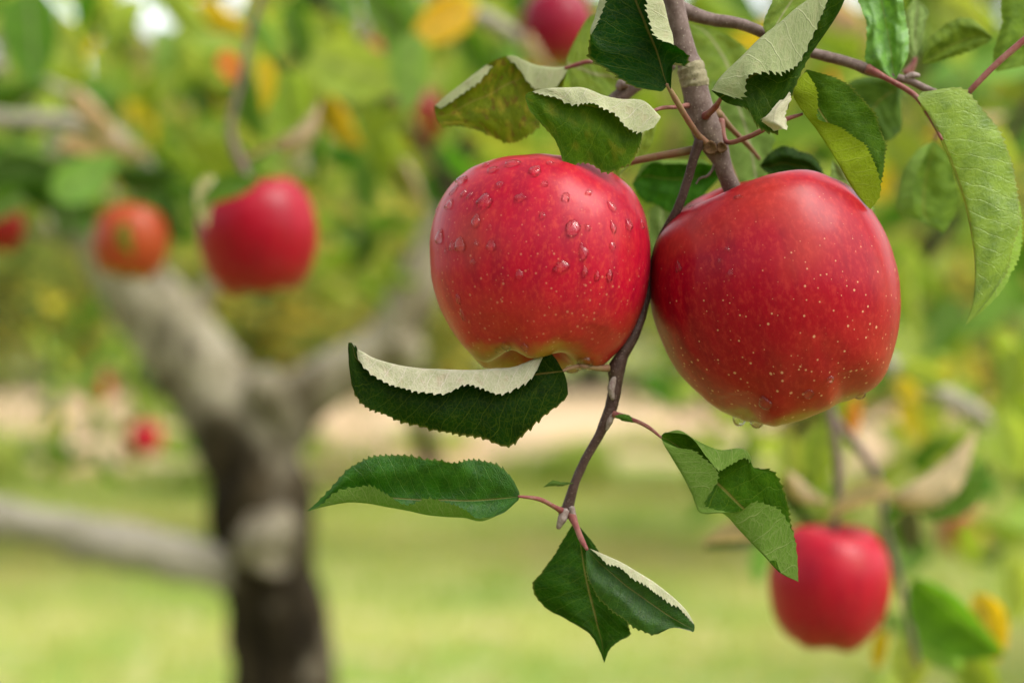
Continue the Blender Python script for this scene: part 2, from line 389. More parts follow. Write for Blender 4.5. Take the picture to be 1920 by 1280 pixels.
k_ = np.array([mnoise.noise(Vector((v[0]*.9, v[1]*.5, 7))) for v in V2[::5]]) > .24
k5 = np.repeat(k_, 5); idm = -np.ones(len(V2), int); idm[k5] = np.arange(k5.sum()); F2 = idm[F2[k5[F2[:, 0]]]]
F = np.vstack([F, F2+len(V)]); V = np.vstack([V, V2[k5]]); tone = np.r_[tone, np.clip(t2[k5]-.1, 0, 1)]
tag(mesh('grass', V, F, M_BLADE, attrs={'tone': ('FLOAT', tone)}), kind='stuff', label='short yellow-green orchard grass beneath the trees', cat='grass')

# ------------------------------------------------------------------ scattered leaf meshes
def leaf_cloud(C, size, tone, updir=0.5):
    """C (n,3) centres -> folded pointed leaves, 6 vertices and 4 triangles each"""
    n = len(C)
    nz = rng.normal(0, 1, (n, 3)); nz[:, 2] = np.abs(nz[:, 2])*1.0+updir; nz /= np.linalg.norm(nz, axis=1)[:, None]
    a = rng.normal(0, 1, (n, 3)); a[:, 2] -= .5
    a -= nz*(a*nz).sum(1)[:, None]; a /= np.linalg.norm(a, axis=1)[:, None]; b = np.cross(nz, a)
    L = size*rng.uniform(.65, 1.25, n)[:, None]; W = L*.27
    fold = rng.uniform(.1, .7, n)[:, None]
    P0 = C-a*L*.5; P3 = C+a*L*.5 - nz*L*.1
    M0 = C-a*L*.1
    Lm = M0 + b*W + nz*W*fold; Rm = M0 - b*W + nz*W*fold
    L2 = C+a*L*.22 + b*W*.75 + nz*W*fold*.5; R2 = C+a*L*.22 - b*W*.75 + nz*W*fold*.5
    V = np.stack([P0, Rm, R2, P3, L2, Lm], 1).reshape(-1, 3); k = np.arange(n)*6
    F = np.concatenate([np.c_[k, k+1, k+2, k+3], np.c_[k, k+3, k+4, k+5]])
    return V, F, np.repeat(tone, 6)

APPLE_STOPS = [(0, (.04, .09, .008)), (.3, (.145, .215, .04)), (.6, (.31, .36, .07)), (.85, (.50, .48, .09)), (1, (.60, .40, .05))]
M_FOL = foliage_material('apple_foliage', APPLE_STOPS)
M_FAR = foliage_material('woodland_foliage', [(0, (.07, .10, .035)), (.5, (.18, .23, .08)), (1, (.40, .40, .14))], under=(.2, .24, .12))

def branch_pts(p, d, L, n, droop, rs):
    out_ = [p.copy()]; d = d.copy()
    for k in range(n):
        d = d + rs.normal(0, .16, 3) + np.array([0, 0, droop]); d /= np.linalg.norm(d)
        p = p + d*L/n; out_.append(p.copy())
    return np.array(out_)

def tree_meshes(seed, H=3.4, R=1.7, nleaf=5200, trunkh=.95, leafsize=.085, low=.75, trad=.085):
    rs = np.random.default_rng(seed)
    tv, tf = [], []; o = 0; tips = []
    def add(pts, r0, r1, seg):
        nonlocal o
        V, F = tube_geo(pts, np.linspace(r0, r1, len(pts)), seg, .12, 8, 3)
        tv.append(V); tf.extend([[i+o for i in f] for f in F]); o += len(V)
    tr = branch_pts(np.array([0, 0, -.05]), np.array([rs.normal(0, .1), rs.normal(0, .1), 1.]), trunkh, 4, 0, rs)
    add(tr, trad, trad*.75, 10)
    nl = 6
    for i in range(nl):
        a = i*2*math.pi/nl + rs.normal(0, .25)
        d = np.array([math.cos(a), math.sin(a), rs.uniform(.35, 1.0)]); d /= np.linalg.norm(d)
        L = R*rs.uniform(.9, 1.15)
        lb = branch_pts(tr[-1] - np.array([0, 0, rs.uniform(0, .25)]), d, L, 5, .05, rs); add(lb, trad*.55, trad*.16, 8)
        for q in range(1, 6):
            for s in range(3):
                d2 = rs.normal(0, 1, 3); d2[2] = rs.uniform(-.5, 1.3); d2 /= np.linalg.norm(d2)
                sb = branch_pts(lb[q], d2, (H-trunkh)*rs.uniform(.18, .42), 3, -.12, rs); add(sb, trad*.14, trad*.04, 5)
                tips.extend(sb[1:])
    V = np.vstack(tv)
    tips = np.array(tips); tips = tips[tips[:, 2] > low]
    idx = rs.integers(0, len(tips), nleaf); C = tips[idx] + rs.normal(0, .10, (nleaf, 3))
    clump = rs.random(len(tips))[idx]
    tone = np.clip(clump*.85+.10+rs.normal(0, .16, nleaf), 0, 1)
    LV, LF, T = leaf_cloud(C, leafsize, tone)
    return (V, tf), (LV, LF, T), tips

def mk_mesh(name, V, F, mat, attrs=None):
    o = mesh(name, V, F, mat, origin=(0, 0, 0), attrs=attrs); me = o.data; bpy.data.objects.remove(o); return me

TREES = []
for s in range(3):
    (tv, tf), (lv, lf, T), tips = tree_meshes(100+s)
    TREES.append((mk_mesh('trunk', tv, tf, M_BARKD), mk_mesh('crown', lv, lf, M_FOL, {'tone': ('FLOAT', T)}), tips))

# ------------------------------------------------------------------ apples
def smooth_prof(t):
    pr = np.array([(0, .60), (.08, .63), (.2, .76), (.36, .88), (.55, .91), (.76, .78), (.93, .48), (1.0, .10), (.97, -.25), (.87, -.58), (.73, -.80), (.58, -.93), (.45, -.965), (.33, -.91), (.22, -.80), (.1, -.73), (0, -.715)])
    L = np.r_[0, np.cumsum(np.linalg.norm(np.diff(pr, axis=0), axis=1))]
    return catmull(pr, t*L[-1], 0, L)

def apple_base(nu=72, nv=96, lobes=5, lobe=.02, seed=0):
    t = np.linspace(0, 1, nu); pr = smooth_prof(t)
    ph = np.linspace(0, 2*math.pi, nv, endpoint=False)
    r = pr[:, 0][:, None]; z = pr[:, 1][:, None]
    wb = np.clip((-z-.35)/.6, 0, 1)**2; wt = np.clip((z-.4)/.5, 0, 1)
    c5 = np.cos(lobes*ph+seed)[None]; 
    r = r*(1+lobe*c5*wb + .02*np.cos(2*ph+seed*2)[None]+.012*np.cos(3*ph+seed)[None])
    z = z - wb*np.clip(r/.5, 0, 1)*.03*c5*(r < .8) + wt*.03*np.cos(2*ph+seed)[None]*np.clip(r/.5, 0, 1)
    X = r*np.cos(ph)[None]; Y = r*np.sin(ph)[None]; Z = z*np.ones_like(X)
    return np.stack([X, Y, Z], -1).reshape(-1, 3), grid_faces(nu, nv, True)[:, ::-1]

def sil_fit(Vc, sil, cen, d, nb=72):
    """stretch sideways/up-down (about the apple's own centre) to a traced outline; Vc in metres, x right, z up, y depth"""
    sil = np.asarray(sil, float); a = np.arctan2(-(sil[:, 1]-cen[1]), sil[:, 0]-cen[0]); R = np.hypot(sil[:, 0]-cen[0], sil[:, 1]-cen[1])/FOC*d
    o = np.argsort(a); a = a[o]; R = R[o]
    ang = np.arctan2(Vc[:, 2], Vc[:, 0]); rho = np.hypot(Vc[:, 0], Vc[:, 2])
    own = np.zeros(nb); bi = ((ang+math.pi)/(2*math.pi)*nb).astype(int) % nb
    np.maximum.at(own, bi, rho)
    own = (np.roll(own, 1)+own*2+np.roll(own, -1))/4*1.004
    bc = (np.arange(nb)+.5)/nb*2*math.pi-math.pi
    Rs = np.interp(bc, a, R, period=2*math.pi); Rs = (np.roll(Rs, 1)+2*Rs+np.roll(Rs, -1))/4
    f = np.interp(ang, bc, Rs/own, period=2*math.pi); m = (Rs/own).mean()
    q = np.clip(rho/np.interp(ang, bc, own, period=2*math.pi), 0, 1); q = q*q*(3-2*q)
    fe = m+(f-m)*q
    W = Vc.copy(); W[:, 0] *= fe; W[:, 2] *= fe; W[:, 1] *= m
    return W

def make_apple(cen, d, size_px, tilt, roll, label, group=None, color=(.43, .012, .020), alpha=.8, sil=None, seed=0, res=(72, 96), parts=True, spin=0.0, name='apple'):
    V0, F = apple_base(res[0], res[1], seed=seed)
    # tilt: calyx swings towards the camera (deg); roll: towards the left of the picture
    Rm = Matrix.Rotation(math.radians(roll), 3, 'Y') @ Matrix.Rotation(math.radians(tilt), 3, 'X') @ Matrix.Rotation(spin, 3, 'Z')
    R_ = size_px/2/FOC*d
    V = V0 @ np.array(Rm).T * R_
    if sil is not None:
        for nb_ in (72, 90, 90, 90): V = sil_fit(V, sil, cen, d, nb_)
    c = P(cen[0], cen[1], d)
    o = mesh(name, V+np.array(c), F, M_APPLE, origin=c, attrs={'apple_co': ('FLOAT_VECTOR', V0)})
    o.color = (*color, alpha)
    tag(o, label, 'apple', group)
    if parts:
        ax = np.array(Rm @ Vector((0, 0, 1)))
        b0 = c + Vector(ax*R_*-.74); pts = []
        for k in range(5):
            an = k*2*math.pi/5+seed
            q = np.array(Rm @ Vector((math.cos(an), math.sin(an), 0)))
            base = np.array(b0)+q*R_*.06; tipp = np.array(b0)+q*R_*.13 - ax*R_*.13
            s = np.cross(q, ax)*R_*.035
            pts.append([base-s, base+s, tipp, base-ax*R_*.02+q*R_*.03])
        VV = np.array(pts).reshape(-1, 3); FF = []
        for k in range(5): FF += [[4*k, 4*k+1, 4*k+2], [4*k, 4*k+2, 4*k+3], [4*k+1, 4*k+3, 4*k+2]]
        mesh('calyx', VV, FF, M_CALYX, o, smooth=False)
    return o, Rm, R_

def apple_stem(o, Rm, R_, to=None, r=.0011, mat=None):
    c = WLOC[o]; ax = Rm @ Vector((0, 0, 1)); a = c + ax*R_*.60
    e = Vector(to) if to is not None else c + ax*R_*1.25 + Vector((.002, 0, .004))
    mid = a.lerp(e, .5) + ax*R_*.08
    V, F = tube_geo([list(a), list(mid), list(e)], [r*1.1, r, r*1.25], 8, .05, 900)
    return mesh('stem', V, F, mat or M_PETG, o)

SIL_L = [(985, 297), (1040, 298), (1075, 300), (1110, 309), (1150, 325), (1185, 355), (1207, 395), (1217, 440), (1219, 490), (1214, 540), (1200, 590), (1178, 635), (1150, 668), (1120, 692), (1080, 697), (1010, 697), (950, 696), (908, 692), (892, 678), (865, 645), (835, 600), (815, 550), (806, 490), (807, 430), (822, 380), (850, 340), (885, 312), (920, 300), (950, 297)]
SIL_R = [(1500, 324), (1540, 330), (1580, 345), (1620, 380), (1650, 425), (1672, 480), (1684, 545), (1684, 600), (1675, 650), (1655, 700), (1632, 728), (1600, 746), (1560, 757), (1520, 771), (1470, 790), (1440, 796), (1410, 793), (1370, 781), (1330, 758), (1300, 730), (1265, 690), (1240, 640), (1222, 590), (1215, 540), (1218, 490), (1228, 450), (1250, 415), (1290, 380), (1340, 352), (1400, 332), (1450, 325)]
DL, DR = .607, .610
apL, RmL, rL = make_apple((1012, 490), DL, 412, -11, 3, 'red apple beaded with rain drops, hanging left of the larger crimson one', None,
    (.45, .004, .024), .66, SIL_L, seed=1.1, res=(120, 160))
apR, RmR, rR = make_apple((1450, 560), DR, 470, 3, -12, 'largest deep crimson apple with pale speckles, hanging close against the rain-beaded apple', None,
    (.325, .0002, .012), .78, SIL_R, seed=2.6, res=(120, 160))
apple_stem(apL, RmL, rL, P(1300, 281, .606), .0012)
apple_stem(apR, RmR, rR, P(1372, 350, .622), .002, M_TWIG)

# ---- water drops on the skins
def bvh_of(o):
    L = WLOC[o]; return BVHTree.FromPolygons([v.co+L for v in o.data.vertices], [tuple(p.vertices) for p in o.data.polygons])
BV = {apL: bvh_of(apL), apR: bvh_of(apR)}
def drop(ap, px, py, w_, h_, ang=0, irregular=.12, hgt=.5, label=None):
    o_ = Vector((0, 0, CAMZ)); dr = (P(px, py, 1)-o_).normalized()
    hit, nrm, _, _ = BV[ap].ray_cast(o_, dr)
    if hit is None: return
    if nrm.dot(dr) > 0: nrm = -nrm
    sc = (hit-o_).length/FOC
    up = Vector((0, 0, 1)); ty = (up - nrm*up.dot(nrm)).normalized(); tx = ty.cross(nrm).normalized()
    if tx.x < 0: tx = -tx
    fx = 1/max(.35, math.sqrt(max(0, 1-nrm.x**2))); fz = 1/max(.35, math.sqrt(max(0, 1-nrm.z**2)))
    ca, sa = math.cos(math.radians(ang)), math.sin(math.radians(ang))
    w_ *= .9; h_ *= .92
    A, B = w_/2*sc*min(fx, 1.6), h_/2*sc*min(fz, 1.6)
    H = hgt*min(A, B)*1.15
    nr, ns = 9, 28; sd = random.random()*50
    Vs = []
    for i in range(nr):
        s = i/(nr-1)
        for k in range(ns):
            th = 2*math.pi*k/ns
            wob = 1+irregular*(1.6*mnoise.noise(Vector((math.cos(th)*1.1+sd, math.sin(th)*1.1, 0)))+.8*mnoise.noise(Vector((math.cos(th)*2.7+sd, math.sin(th)*2.7, 3))))
            x = math.cos(th)*A*s*wob; y = math.sin(th)*B*s*wob
            if y > 0: x *= 1-.5*(y/B)                      # narrower above, the weight hangs low
            x, y = x*ca-y*sa, x*sa+y*ca
            hz = H*math.sqrt(max(0, 1-s**2.4))*(1-.6*y/B if B else 1)
            q = hit + tx*x + ty*y
            h2, n2, _, _ = BV[ap].find_nearest(q)
            n2 = n2 if n2.dot(nrm) > 0 else -n2
            Vs.append(h2 + n2*(hz - (.00025 if s > .99 else -.00002)))
    F = grid_faces(nr, ns, True).tolist()
    # underside, pressed just into the skin
    n0 = len(Vs); Vs.append(hit - nrm*.0009)
    for k in range(ns): F.append([(nr-1)*ns+k, (nr-1)*ns+(k+1) % ns, n0])
    V = np.array([list(v) for v in Vs])
    me_o = mesh('water_drop', V, F, M_WATER, ap)
    if label: me_o['label'] = label
    import bmesh
    bm = bmesh.new(); bm.from_mesh(me_o.data); bmesh.ops.remove_doubles(bm, verts=bm.verts, dist=1e-7)
    bmesh.ops.recalc_face_normals(bm, faces=bm.faces); bm.to_mesh(me_o.data); bm.free()
for a in [(893, 414, 20, 34, 0, .1), (863, 458, 22, 34, 0, .14), (922, 459, 21, 28, 8, .1), (825, 443, 17, 34, -8, .1), (910, 375, 32, 30, 0, .3), (976, 370, 28, 16, -10, .3),
          (962, 306, 36, 15, 8, .1), (925, 318, 24, 14, 15, .1), (912, 309, 18, 10, 12, .1), (1004, 319, 26, 24, -25, .35), (1032, 306, 18, 9, -5, .1), (1022, 344, 14, 15, 0, .1),
          (867, 338, 24, 22, 30, .35), (1061, 369, 22, 22, -25, .4), (1075, 426, 30, 36, -20, .35), (1054, 498, 38, 24, 12, .3), (1146, 386, 16, 26, 25, .15), (1149, 424, 12, 30, 8, .15),
          (1178, 420, 14, 26, 10, .15), (1148, 460, 14, 18, 0, .2), (974, 514, 17, 24, 5, .12), (1092, 470, 20, 30, 10, .5), (1097, 508, 14, 20, 0, .4), (1018, 403, 16, 15, 0, .3),
          (843, 384, 14, 24, -25, .35), (852, 356, 9, 22, -25, .3), (870, 362, 9, 18, -22, .2), (882, 366, 10, 18, -25, .3), (848, 460, 10, 22, 0, .2), (836, 470, 6, 12, 0, .2), (919, 424, 9, 11, 0, .2),
          (940, 470, 5, 5, 0, .1), (894, 455, 10, 14, 20, .4), (820, 392, 6, 14, 0, .1), (1120, 516, 12, 20, 0, .3), (1104, 360, 14, 14, 0, .4), (938, 345, 18, 14, 20, .3), (1102, 425, 13, 14, -30, .4),
          (860, 560, 9, 24, 10, .3), (868, 590, 10, 22, 10, .3), (819, 573, 7, 20, 0, .1), (1203, 418, 8, 24, 8, .1), (888, 490, 12, 14, 0, .4), (1143, 515, 14, 26, 0, .3), (949, 648, 22, 22, 0, .1), (984, 650, 18, 16, 0, .1), (933, 655, 12, 14, 0, .1)]:
    drop(apL, *a)
for a in [(1384, 369, 18, 9, 12, .4), (1364, 466, 14, 10, -35, .3), (1349, 489, 9, 10, 0, .2), (1370, 511, 14, 16, -20, .35), (1435, 753, 26, 28, 0, .08), (1516, 737, 24, 18, 0, .08), (1557, 710, 18, 16, 0, .1), (1297, 388, 14, 6, 20, .1), (1272, 500, 10, 26, 15, .4)]:
    drop(apR, *a)
def hanging(ap, px, py, w_, h_, d, label):
    n, ns = 14, 24; V = []
    for i in range(n):
        t = i/(n-1); a = math.pi*t
        rr = math.sin(a)*(1.0-.22*math.cos(a)*0 - .15*(1-t)); zz = math.cos(a)
        for k in range(ns):
            th = 2*math.pi*k/ns; V.append((math.cos(th)*rr*w_/2, zz*h_/2, math.sin(th)*rr*w_/2))
    V = np.array(V); c = np.array(P(px, py, d)); s = d/FOC
    W = np.c_[c[0]+V[:, 0]*s, c[1]+V[:, 2]*s, c[2]+V[:, 1]*s]
    o = mesh('water_drop', W, grid_faces(n, ns, True)[:, ::-1], M_WATER, ap); o['label'] = label
hanging(apR, 1386, 784, 27, 30, .608, 'drop of rain hanging under the apple, nearer its left')
hanging(apR, 1419, 788, 29, 30, .604, 'largest drop of rain hanging from the lowest point of the apple')
hanging(apR, 1611, 738, 26, 22, .600, 'drop of rain hanging under the apple on its right')
hanging(apL, 1072, 692, 30, 16, .596, 'drop of rain hanging under the apple beside the leaf stalk')
hanging(apL, 1097, 676, 34, 34, .590, 'drop of rain clinging to the yellow-green lobe')

# ------------------------------------------------------------------ leaves from stations
def leaf(parent, d, stations, color, alpha=1.0, mid=2, front='top', teeth=30, tooth=4.5, label=None, nu=None, nv=26, depth=1.5, und=.75, pet=None, petmat=None, name='leaf', petw=8, down=0.0, gloss=0.0, petd=None):
    S = []
    m = len(stations[1]) if len(stations[0]) < 3 or not hasattr(stations[0][0], '__len__') else len(stations[0])
    for st in stations:
        if not hasattr(st[0], '__len__'): st = [st]*m
        S.append([(p[0], p[1], (p[2] if len(p) > 2 else 0)*depth) for p in st])
    S = np.array(S, float)
    # separate coincident points a little so that arc lengths stay defined
    c_ = S[:, mid:mid+1]; S = S + (S-c_)*0
    Lm = np.r_[0, np.cumsum(np.linalg.norm(np.diff(S[:, mid], axis=0), axis=1)+2)]; tl = Lm/Lm[-1]
    nu = nu or teeth*6
    A = catmull(S, nu, 0, tl)
    wd = np.linalg.norm(np.diff(S, axis=1), axis=2).mean(0)+1; x = np.r_[0, np.cumsum(wd)]
    v = np.where(x < x[mid], (x-x[mid])/max(x[mid], 1e-6), (x-x[mid])/max(x[-1]-x[mid], 1e-6)) if mid not in (0, len(x)-1) else (x-x[mid])/(x[-1])*1.0
    G = catmull(A, nv, 1, v)
    vq = np.linspace(v[0], v[-1], nv)
    u = np.linspace(0, 1, nu)
    L = np.linalg.norm(np.diff(G[:, nv//2], axis=0), axis=1).sum(); W = max(x[mid], x[-1]-x[mid])
    # undulation and pucker between the side veins
    sd = random.random()*90
    for i in range(nu):
        for j in range(0, nv):
            e = mnoise.noise(Vector((u[i]*4+sd, vq[j]*1.6, 0)))*7 + mnoise.noise(Vector((u[i]*13+sd, vq[j]*3.5, 5)))*2.5
            G[i, j, 2] += e*und*min(1, u[i]*6, (1-u[i])*6)
    # teeth
    for side, (je, ji) in enumerate(((0, 2), (nv-1, nv-3))):
        E = G[:, je]; out_ = E-G[:, ji]; ln = np.linalg.norm(out_, axis=1)+1e-6; out_ = out_/ln[:, None]
        T = np.gradient(E, axis=0); T /= (np.linalg.norm(T, axis=1)+1e-6)[:, None]
        ph = u*teeth + .35*np.sin(u*17+sd)+side*.4
        fr = ph-np.floor(ph); amp = .55+.6*np.abs(np.sin(np.floor(ph)*12.9898+sd*3))
        saw = np.where(fr < .82, (fr/.82)**1.25, (1-fr)/.18)
        env = np.clip(np.minimum(u*9, (1-u)*14), 0, 1)
        saw = saw*(1+.35*np.sin(ph*2*math.pi*2.0))
        hgt = .95*tooth*amp*(.75+.5*np.abs(np.sin(u*31+sd)))*saw*env*np.clip(ln/3, .2, 1) + env*np.clip(ln/8, 0, 1)*np.array([5.0*mnoise.noise(Vector((q*9+sd, side*7.0, 1))) - 5*max(0, mnoise.noise(Vector((q*21+sd, side*3.0, 9)))-.35) for q in u])
        G[:, je] += out_*hgt[:, None] + T*(hgt*.5)[:, None]
    Wd = PA(G, d)
    F = grid_faces(nu, nv)
    # which way does the middle face? (camera frame; +: towards the camera)
    a = Wd[nu//2, nv//2+1]-Wd[nu//2, nv//2-1]; b = Wd[nu//2+2, nv//2]-Wd[nu//2-2, nv//2]
    nr = np.zeros(3)
    pl = 0.0
    jm = int(round((0-v[0])/(v[-1]-v[0])*(nv-1)))
    for i in range(nu//5, nu-nu//5, 3):
        for j in range(max(1, jm-2), min(nv-1, jm+3)):
            aa = G[i, j+1 if j+1 < nv else j]-G[i, j-1]; bb = G[i+1, j]-G[i-1, j]
            pl += aa[0]*bb[1]-aa[1]*bb[0]
    # face order (i,j),(i,j+1),(i+1,j+1),(i+1,j): normal = a x b ; in pixel space y is down, so a x b towards camera when pl<0... 
    toward = pl < 0
    if (front == 'top') != toward: F = F[:, ::-1]
    asp = L/W
    uv = np.stack(np.broadcast_arrays(u[:, None]*asp, vq[None, :]), -1).reshape(-1, 2)
    o = mesh(name, Wd.reshape(-1, 3), F, M_LEAF, parent, uv=uv)
    o.color = (*color, alpha); o['down'] = float(down); o['gloss'] = float(gloss)
    if label: o['label'] = label
    if pet is not None:
        n_ = len(pet)-1; L_ = []
        for k, p in enumerate(pet):
            z = 1.5*p[2] if len(p) > 2 else 0
            if petd: z = z + (1-petd/d)*FOC*(1-k/n_)**1.2
            L_.append((p[0], p[1], petw*1.55 if k < 1 else petw*(.88 if k < n_ else .5), z))
        tube('petiole', L_, d, petmat or M_PET, o, seg=10, bump=.05, sub=8)
    return o

DEEP = (.006, .037, .001); MID = (.050, .125, .014); FRESH = (.14, .25, .020); YG = (.26, .33, .022); LIME = (.22, .34, .05); SAGE = (.20, .30, .14)
BR = empty('apple_branch', P(1330, 260, .60), 'purple-grey fruiting branch in sharp focus carrying the two big apples', 'branch')
# bough and twigs
D0 = .604
tube('bough', [(1248, -70, 42), (1262, 0, 40), (1275, 60, 40), (1288, 108, 42), (1296, 128, 50), (1300, 150, 50), (1306, 178, 50), (1315, 215, 56), (1328, 250, 58), (1343, 278, 48), (1352, 300, 36), (1362, 330, 32), (1385, 380, 34, -20)], D0, M_TWIG, BR, 24, .05, sub=8)
tube('bud_scar', [(1292, 121, 47), (1295, 128, 54), (1297, 137, 51), (1299, 143, 54), (1301, 152, 51), (1303, 158, 54), (1305, 166, 50)], D0, M_RING, BR, 24, .05, 900, sub=5)
tube('twig', [(1312, 262, 20, -4), (1300, 300, 18, -10), (1287, 345, 17, -16), (1270, 392, 17, -22), (1240, 450, 17, -40), (1220, 520, 17, -46), (1208, 575, 17, -30), (1190, 625, 21, -10), (1166, 668, 24), (1156, 692, 34), (1155, 712, 26), (1150, 745, 24), (1143, 772, 24), (1125, 812, 18), (1098, 860, 17), (1078, 905, 17), (1066, 945, 22), (1058, 968, 24)], D0-.006, M_TWIGD, BR, 16, .07, sub=8)
tube('bud', [(1153, 705, 10, 8), (1146, 728, 15, 14), (1149, 748, 8, 14)], D0-.006, M_BUD, BR, 10, .1)
tube('bud', [(1062, 955, 14, 4), (1054, 972, 18, 8), (1046, 990, 8, 8)], D0-.008, M_BUD, BR, 10, .15)
tube('bud', [(1072, 950, 12, 4), (1075, 968, 12, 6), (1076, 980, 6, 6)], D0-.008, M_BUD, BR, 10, .15)
tube('bud', [(1150, 775, 10, 8), (1143, 790, 13, 10), (1137, 806, 5, 8)], D0-.006, M_BUD, BR, 10, .1)
tube('bud', [(1178, 158, 16, -6), (1166, 158, 20, -6), (1158, 166, 12, -6)], .625, M_BUD, BR, 12, .12)
tube('twig', [(1262, 120, 22, -10), (1228, 135, 26, -10), (1190, 160, 30, -10), (1158, 185, 30, -10), (1120, 215, 28, -10), (1060, 262, 26, -30)], .628, M_TWIG, BR, 16, .05)
tube('twig', [(1262, 8, 26), (1288, 22, 30), (1330, 36, 24), (1390, 46, 22), (1440, 66, 21), (1500, 92, 19), (1548, 106, 20), (1600, 120, 20), (1630, 132, 22), (1665, 142, 15), (1705, 152, 14), (1735, 166, 14), (1755, 172, 10)], .612, M_TWIG, BR, 14, .07, sub=7)
tube('bud', [(1698, 146, 10, 4), (1712, 141, 14, 4), (1724, 142, 7, 4)], .612, M_BUD, BR, 10, .1)
scar = [(1332, 278, 11, 28), (1353, 277, 8.5, 27)]
for k, (x, y, r, dz) in enumerate(scar):
    pts = []
    for i, (rr, h) in enumerate([(1.18, -8), (1.22, 0), (1.05, 4), (.8, 2.5), (.45, 1), (0.02, .5)]):
        for j in range(20):
            th = 2*math.pi*j/20; q = rr*r*(1+.08*math.sin(3*th+k)+.05*math.sin(7*th))
            pts.append((x+math.cos(th)*q, y+math.sin(th)*q, dz+h))
    mesh('cut_scar', PA(np.array(pts), D0), grid_faces(6, 20, True), M_CUT, BR)
tube('stipule', [(1340, 305, 6, 4), (1336, 318, 6, 4), (1326, 330, 5, 4), (1312, 335, 4), (1305, 345, 3)], D0, M_TWIG, BR, 8, .1)
tube('twig', [(1345, 200, 11, -20), (1352, 250, 10, -24), (1366, 300, 9, -26), (1385, 350, 9, -30)], .62, M_PETG, BR, 8, .04)
tube('twig', [(1990, 20, 13), (1910, 84, 13), (1860, 128, 12), (1812, 178, 11, -10), (1785, 208, 8, -90)], .60, M_PET, BR, 10, .04)

# --- leaves in focus
leaf(BR, .588, [
 [(1238, 172, 4), (1243, 170, 3), (1252, 160), (1256, 165, 3), (1258, 168, 4)],
 [(1190, 163, 2), (1215, 155), (1246, 146, -3), (1254, 132), (1262, 122, 6)],
 [(1148, 136), (1188, 132), (1238, 118, -4), (1262, 118), (1284, 124, 4)],
 [(1108, 110), (1155, 105), (1231, 96, -4), (1262, 98, 2), (1288, 104, 4)],
 [(1106, 78, 12), (1128, 85), (1223, 76, -4), (1262, 88, 8), (1262, 84, 20)],
 [(1112, 58, 14), (1110, 62, 2), (1215, 58, -4), (1262, 68, 8), (1238, 74, 20)],
 [(1122, 38, 14), (1117, 35, 2), (1206, 35, -4), (1256, 50, 8), (1225, 55, 20)],
 [(1130, 15, 14), (1122, 12, 2), (1196, 12, -4), (1250, 25, 8), (1217, 30, 20)],
 [(1137, -5, 14), (1128, -10, 2), (1188, -10, -4), (1243, 0, 8), (1213, 5, 20)],
 [(1150, -40, 12), (1145, -50, 2), (1180, -40), (1220, -35, 6), (1212, -40, 14)],
 [(1172, -85), (1174, -86), (1175, -90), (1178, -86), (1180, -85)]], DEEP, 1, 2, down=.55, petd=.601, label='dark green leaf pointing up with pale margins rolled forward, in front of the bough', teeth=26, tooth=6,
 pet=[(1330, 276, -2), (1308, 252, 2), (1285, 218, 3), (1266, 185, 2), (1250, 158, 0)], petmat=M_PETG, petw=13)
leaf(BR, .585, [
 [(1226, 240, 10), (1238, 218, 6), (1208, 218, -6), (1205, 235), (1204, 250)],
 [(1192, 246, 12), (1208, 190, 6), (1175, 212, -6), (1186, 255), (1198, 275)],
 [(1160, 220, 14), (1166, 186, 6), (1142, 206, -6), (1158, 265, 2), (1172, 312)],
 [(1134, 202, 14), (1132, 179, 6), (1112, 200, -5), (1124, 250, 3), (1135, 322)],
 [(1104, 191, 14), (1096, 165, 5), (1082, 194, -4), (1092, 250, 3), (1098, 302)],
 [(1074, 196, 12), (1066, 164, 5), (1052, 188, -4), (1058, 240, 3), (1062, 308)],
 [(1044, 183, 10), (1036, 165, 4), (1028, 181, -2), (1028, 218, 2), (1040, 262)],
 [(1014, 175, 6), (1012, 168, 3), (1006, 176), (1006, 202, 1), (1015, 232)],
 [(996, 173), (993, 173), (991, 178), (990, 190), (992, 205)],
 [(986, 176), (986, 177), (985, 180), (985, 184), (986, 188)]], (.06, .12, .004), .6, 2, down=.7, petd=.601, label='green leaf lying over the top of the rain-beaded apple, its upper margin folded pale', teeth=24, tooth=5,
 pet=[(1300, 196, -10), (1270, 201, -6), (1240, 203, -4), (1205, 216, -6)], petw=9)
leaf(BR, .632, [
 [(1066, 130), (1064, 124), (1062, 128), (1062, 134), (1062, 140)],
 [(1040, 164, 6), (1042, 127, 4), (1035, 140, -4), (1042, 158, -6), (1050, 170, -6)],
 [(1005, 165, 9), (1008, 124, 5), (1000, 140, -5), (1010, 185, -4), (1022, 212, -4)],
 [(990, 152, 9), (982, 113, 5), (976, 147, -3), (992, 210), (1008, 238)],
 [(962, 116, 2), (962, 106, 3), (950, 158, -2), (968, 218, 2), (985, 256)],
 [(928, 120, 2), (928, 114, 3), (916, 178, -2), (938, 225, 2), (955, 268)],
 [(900, 150, 10), (892, 137, 4), (886, 190, -2), (902, 222, 2), (922, 256)],
 [(878, 168, 10), (862, 160, 4), (860, 204, -2), (872, 226, 2), (888, 242)],
 [(850, 186, 8), (836, 180, 3), (838, 216), (845, 228), (856, 236)],
 [(826, 204, 4), (815, 198, 2), (817, 218), (822, 230), (830, 240)]], (.13, .17, .006), .25, 2, down=.45, label='yellowing leaf with brown blotches, twisted over left of the rain-beaded apple', teeth=22, tooth=4,
 pet=[(1175, 150, -20), (1140, 122, -10), (1105, 116), (1080, 122), (1058, 129)], petw=10)
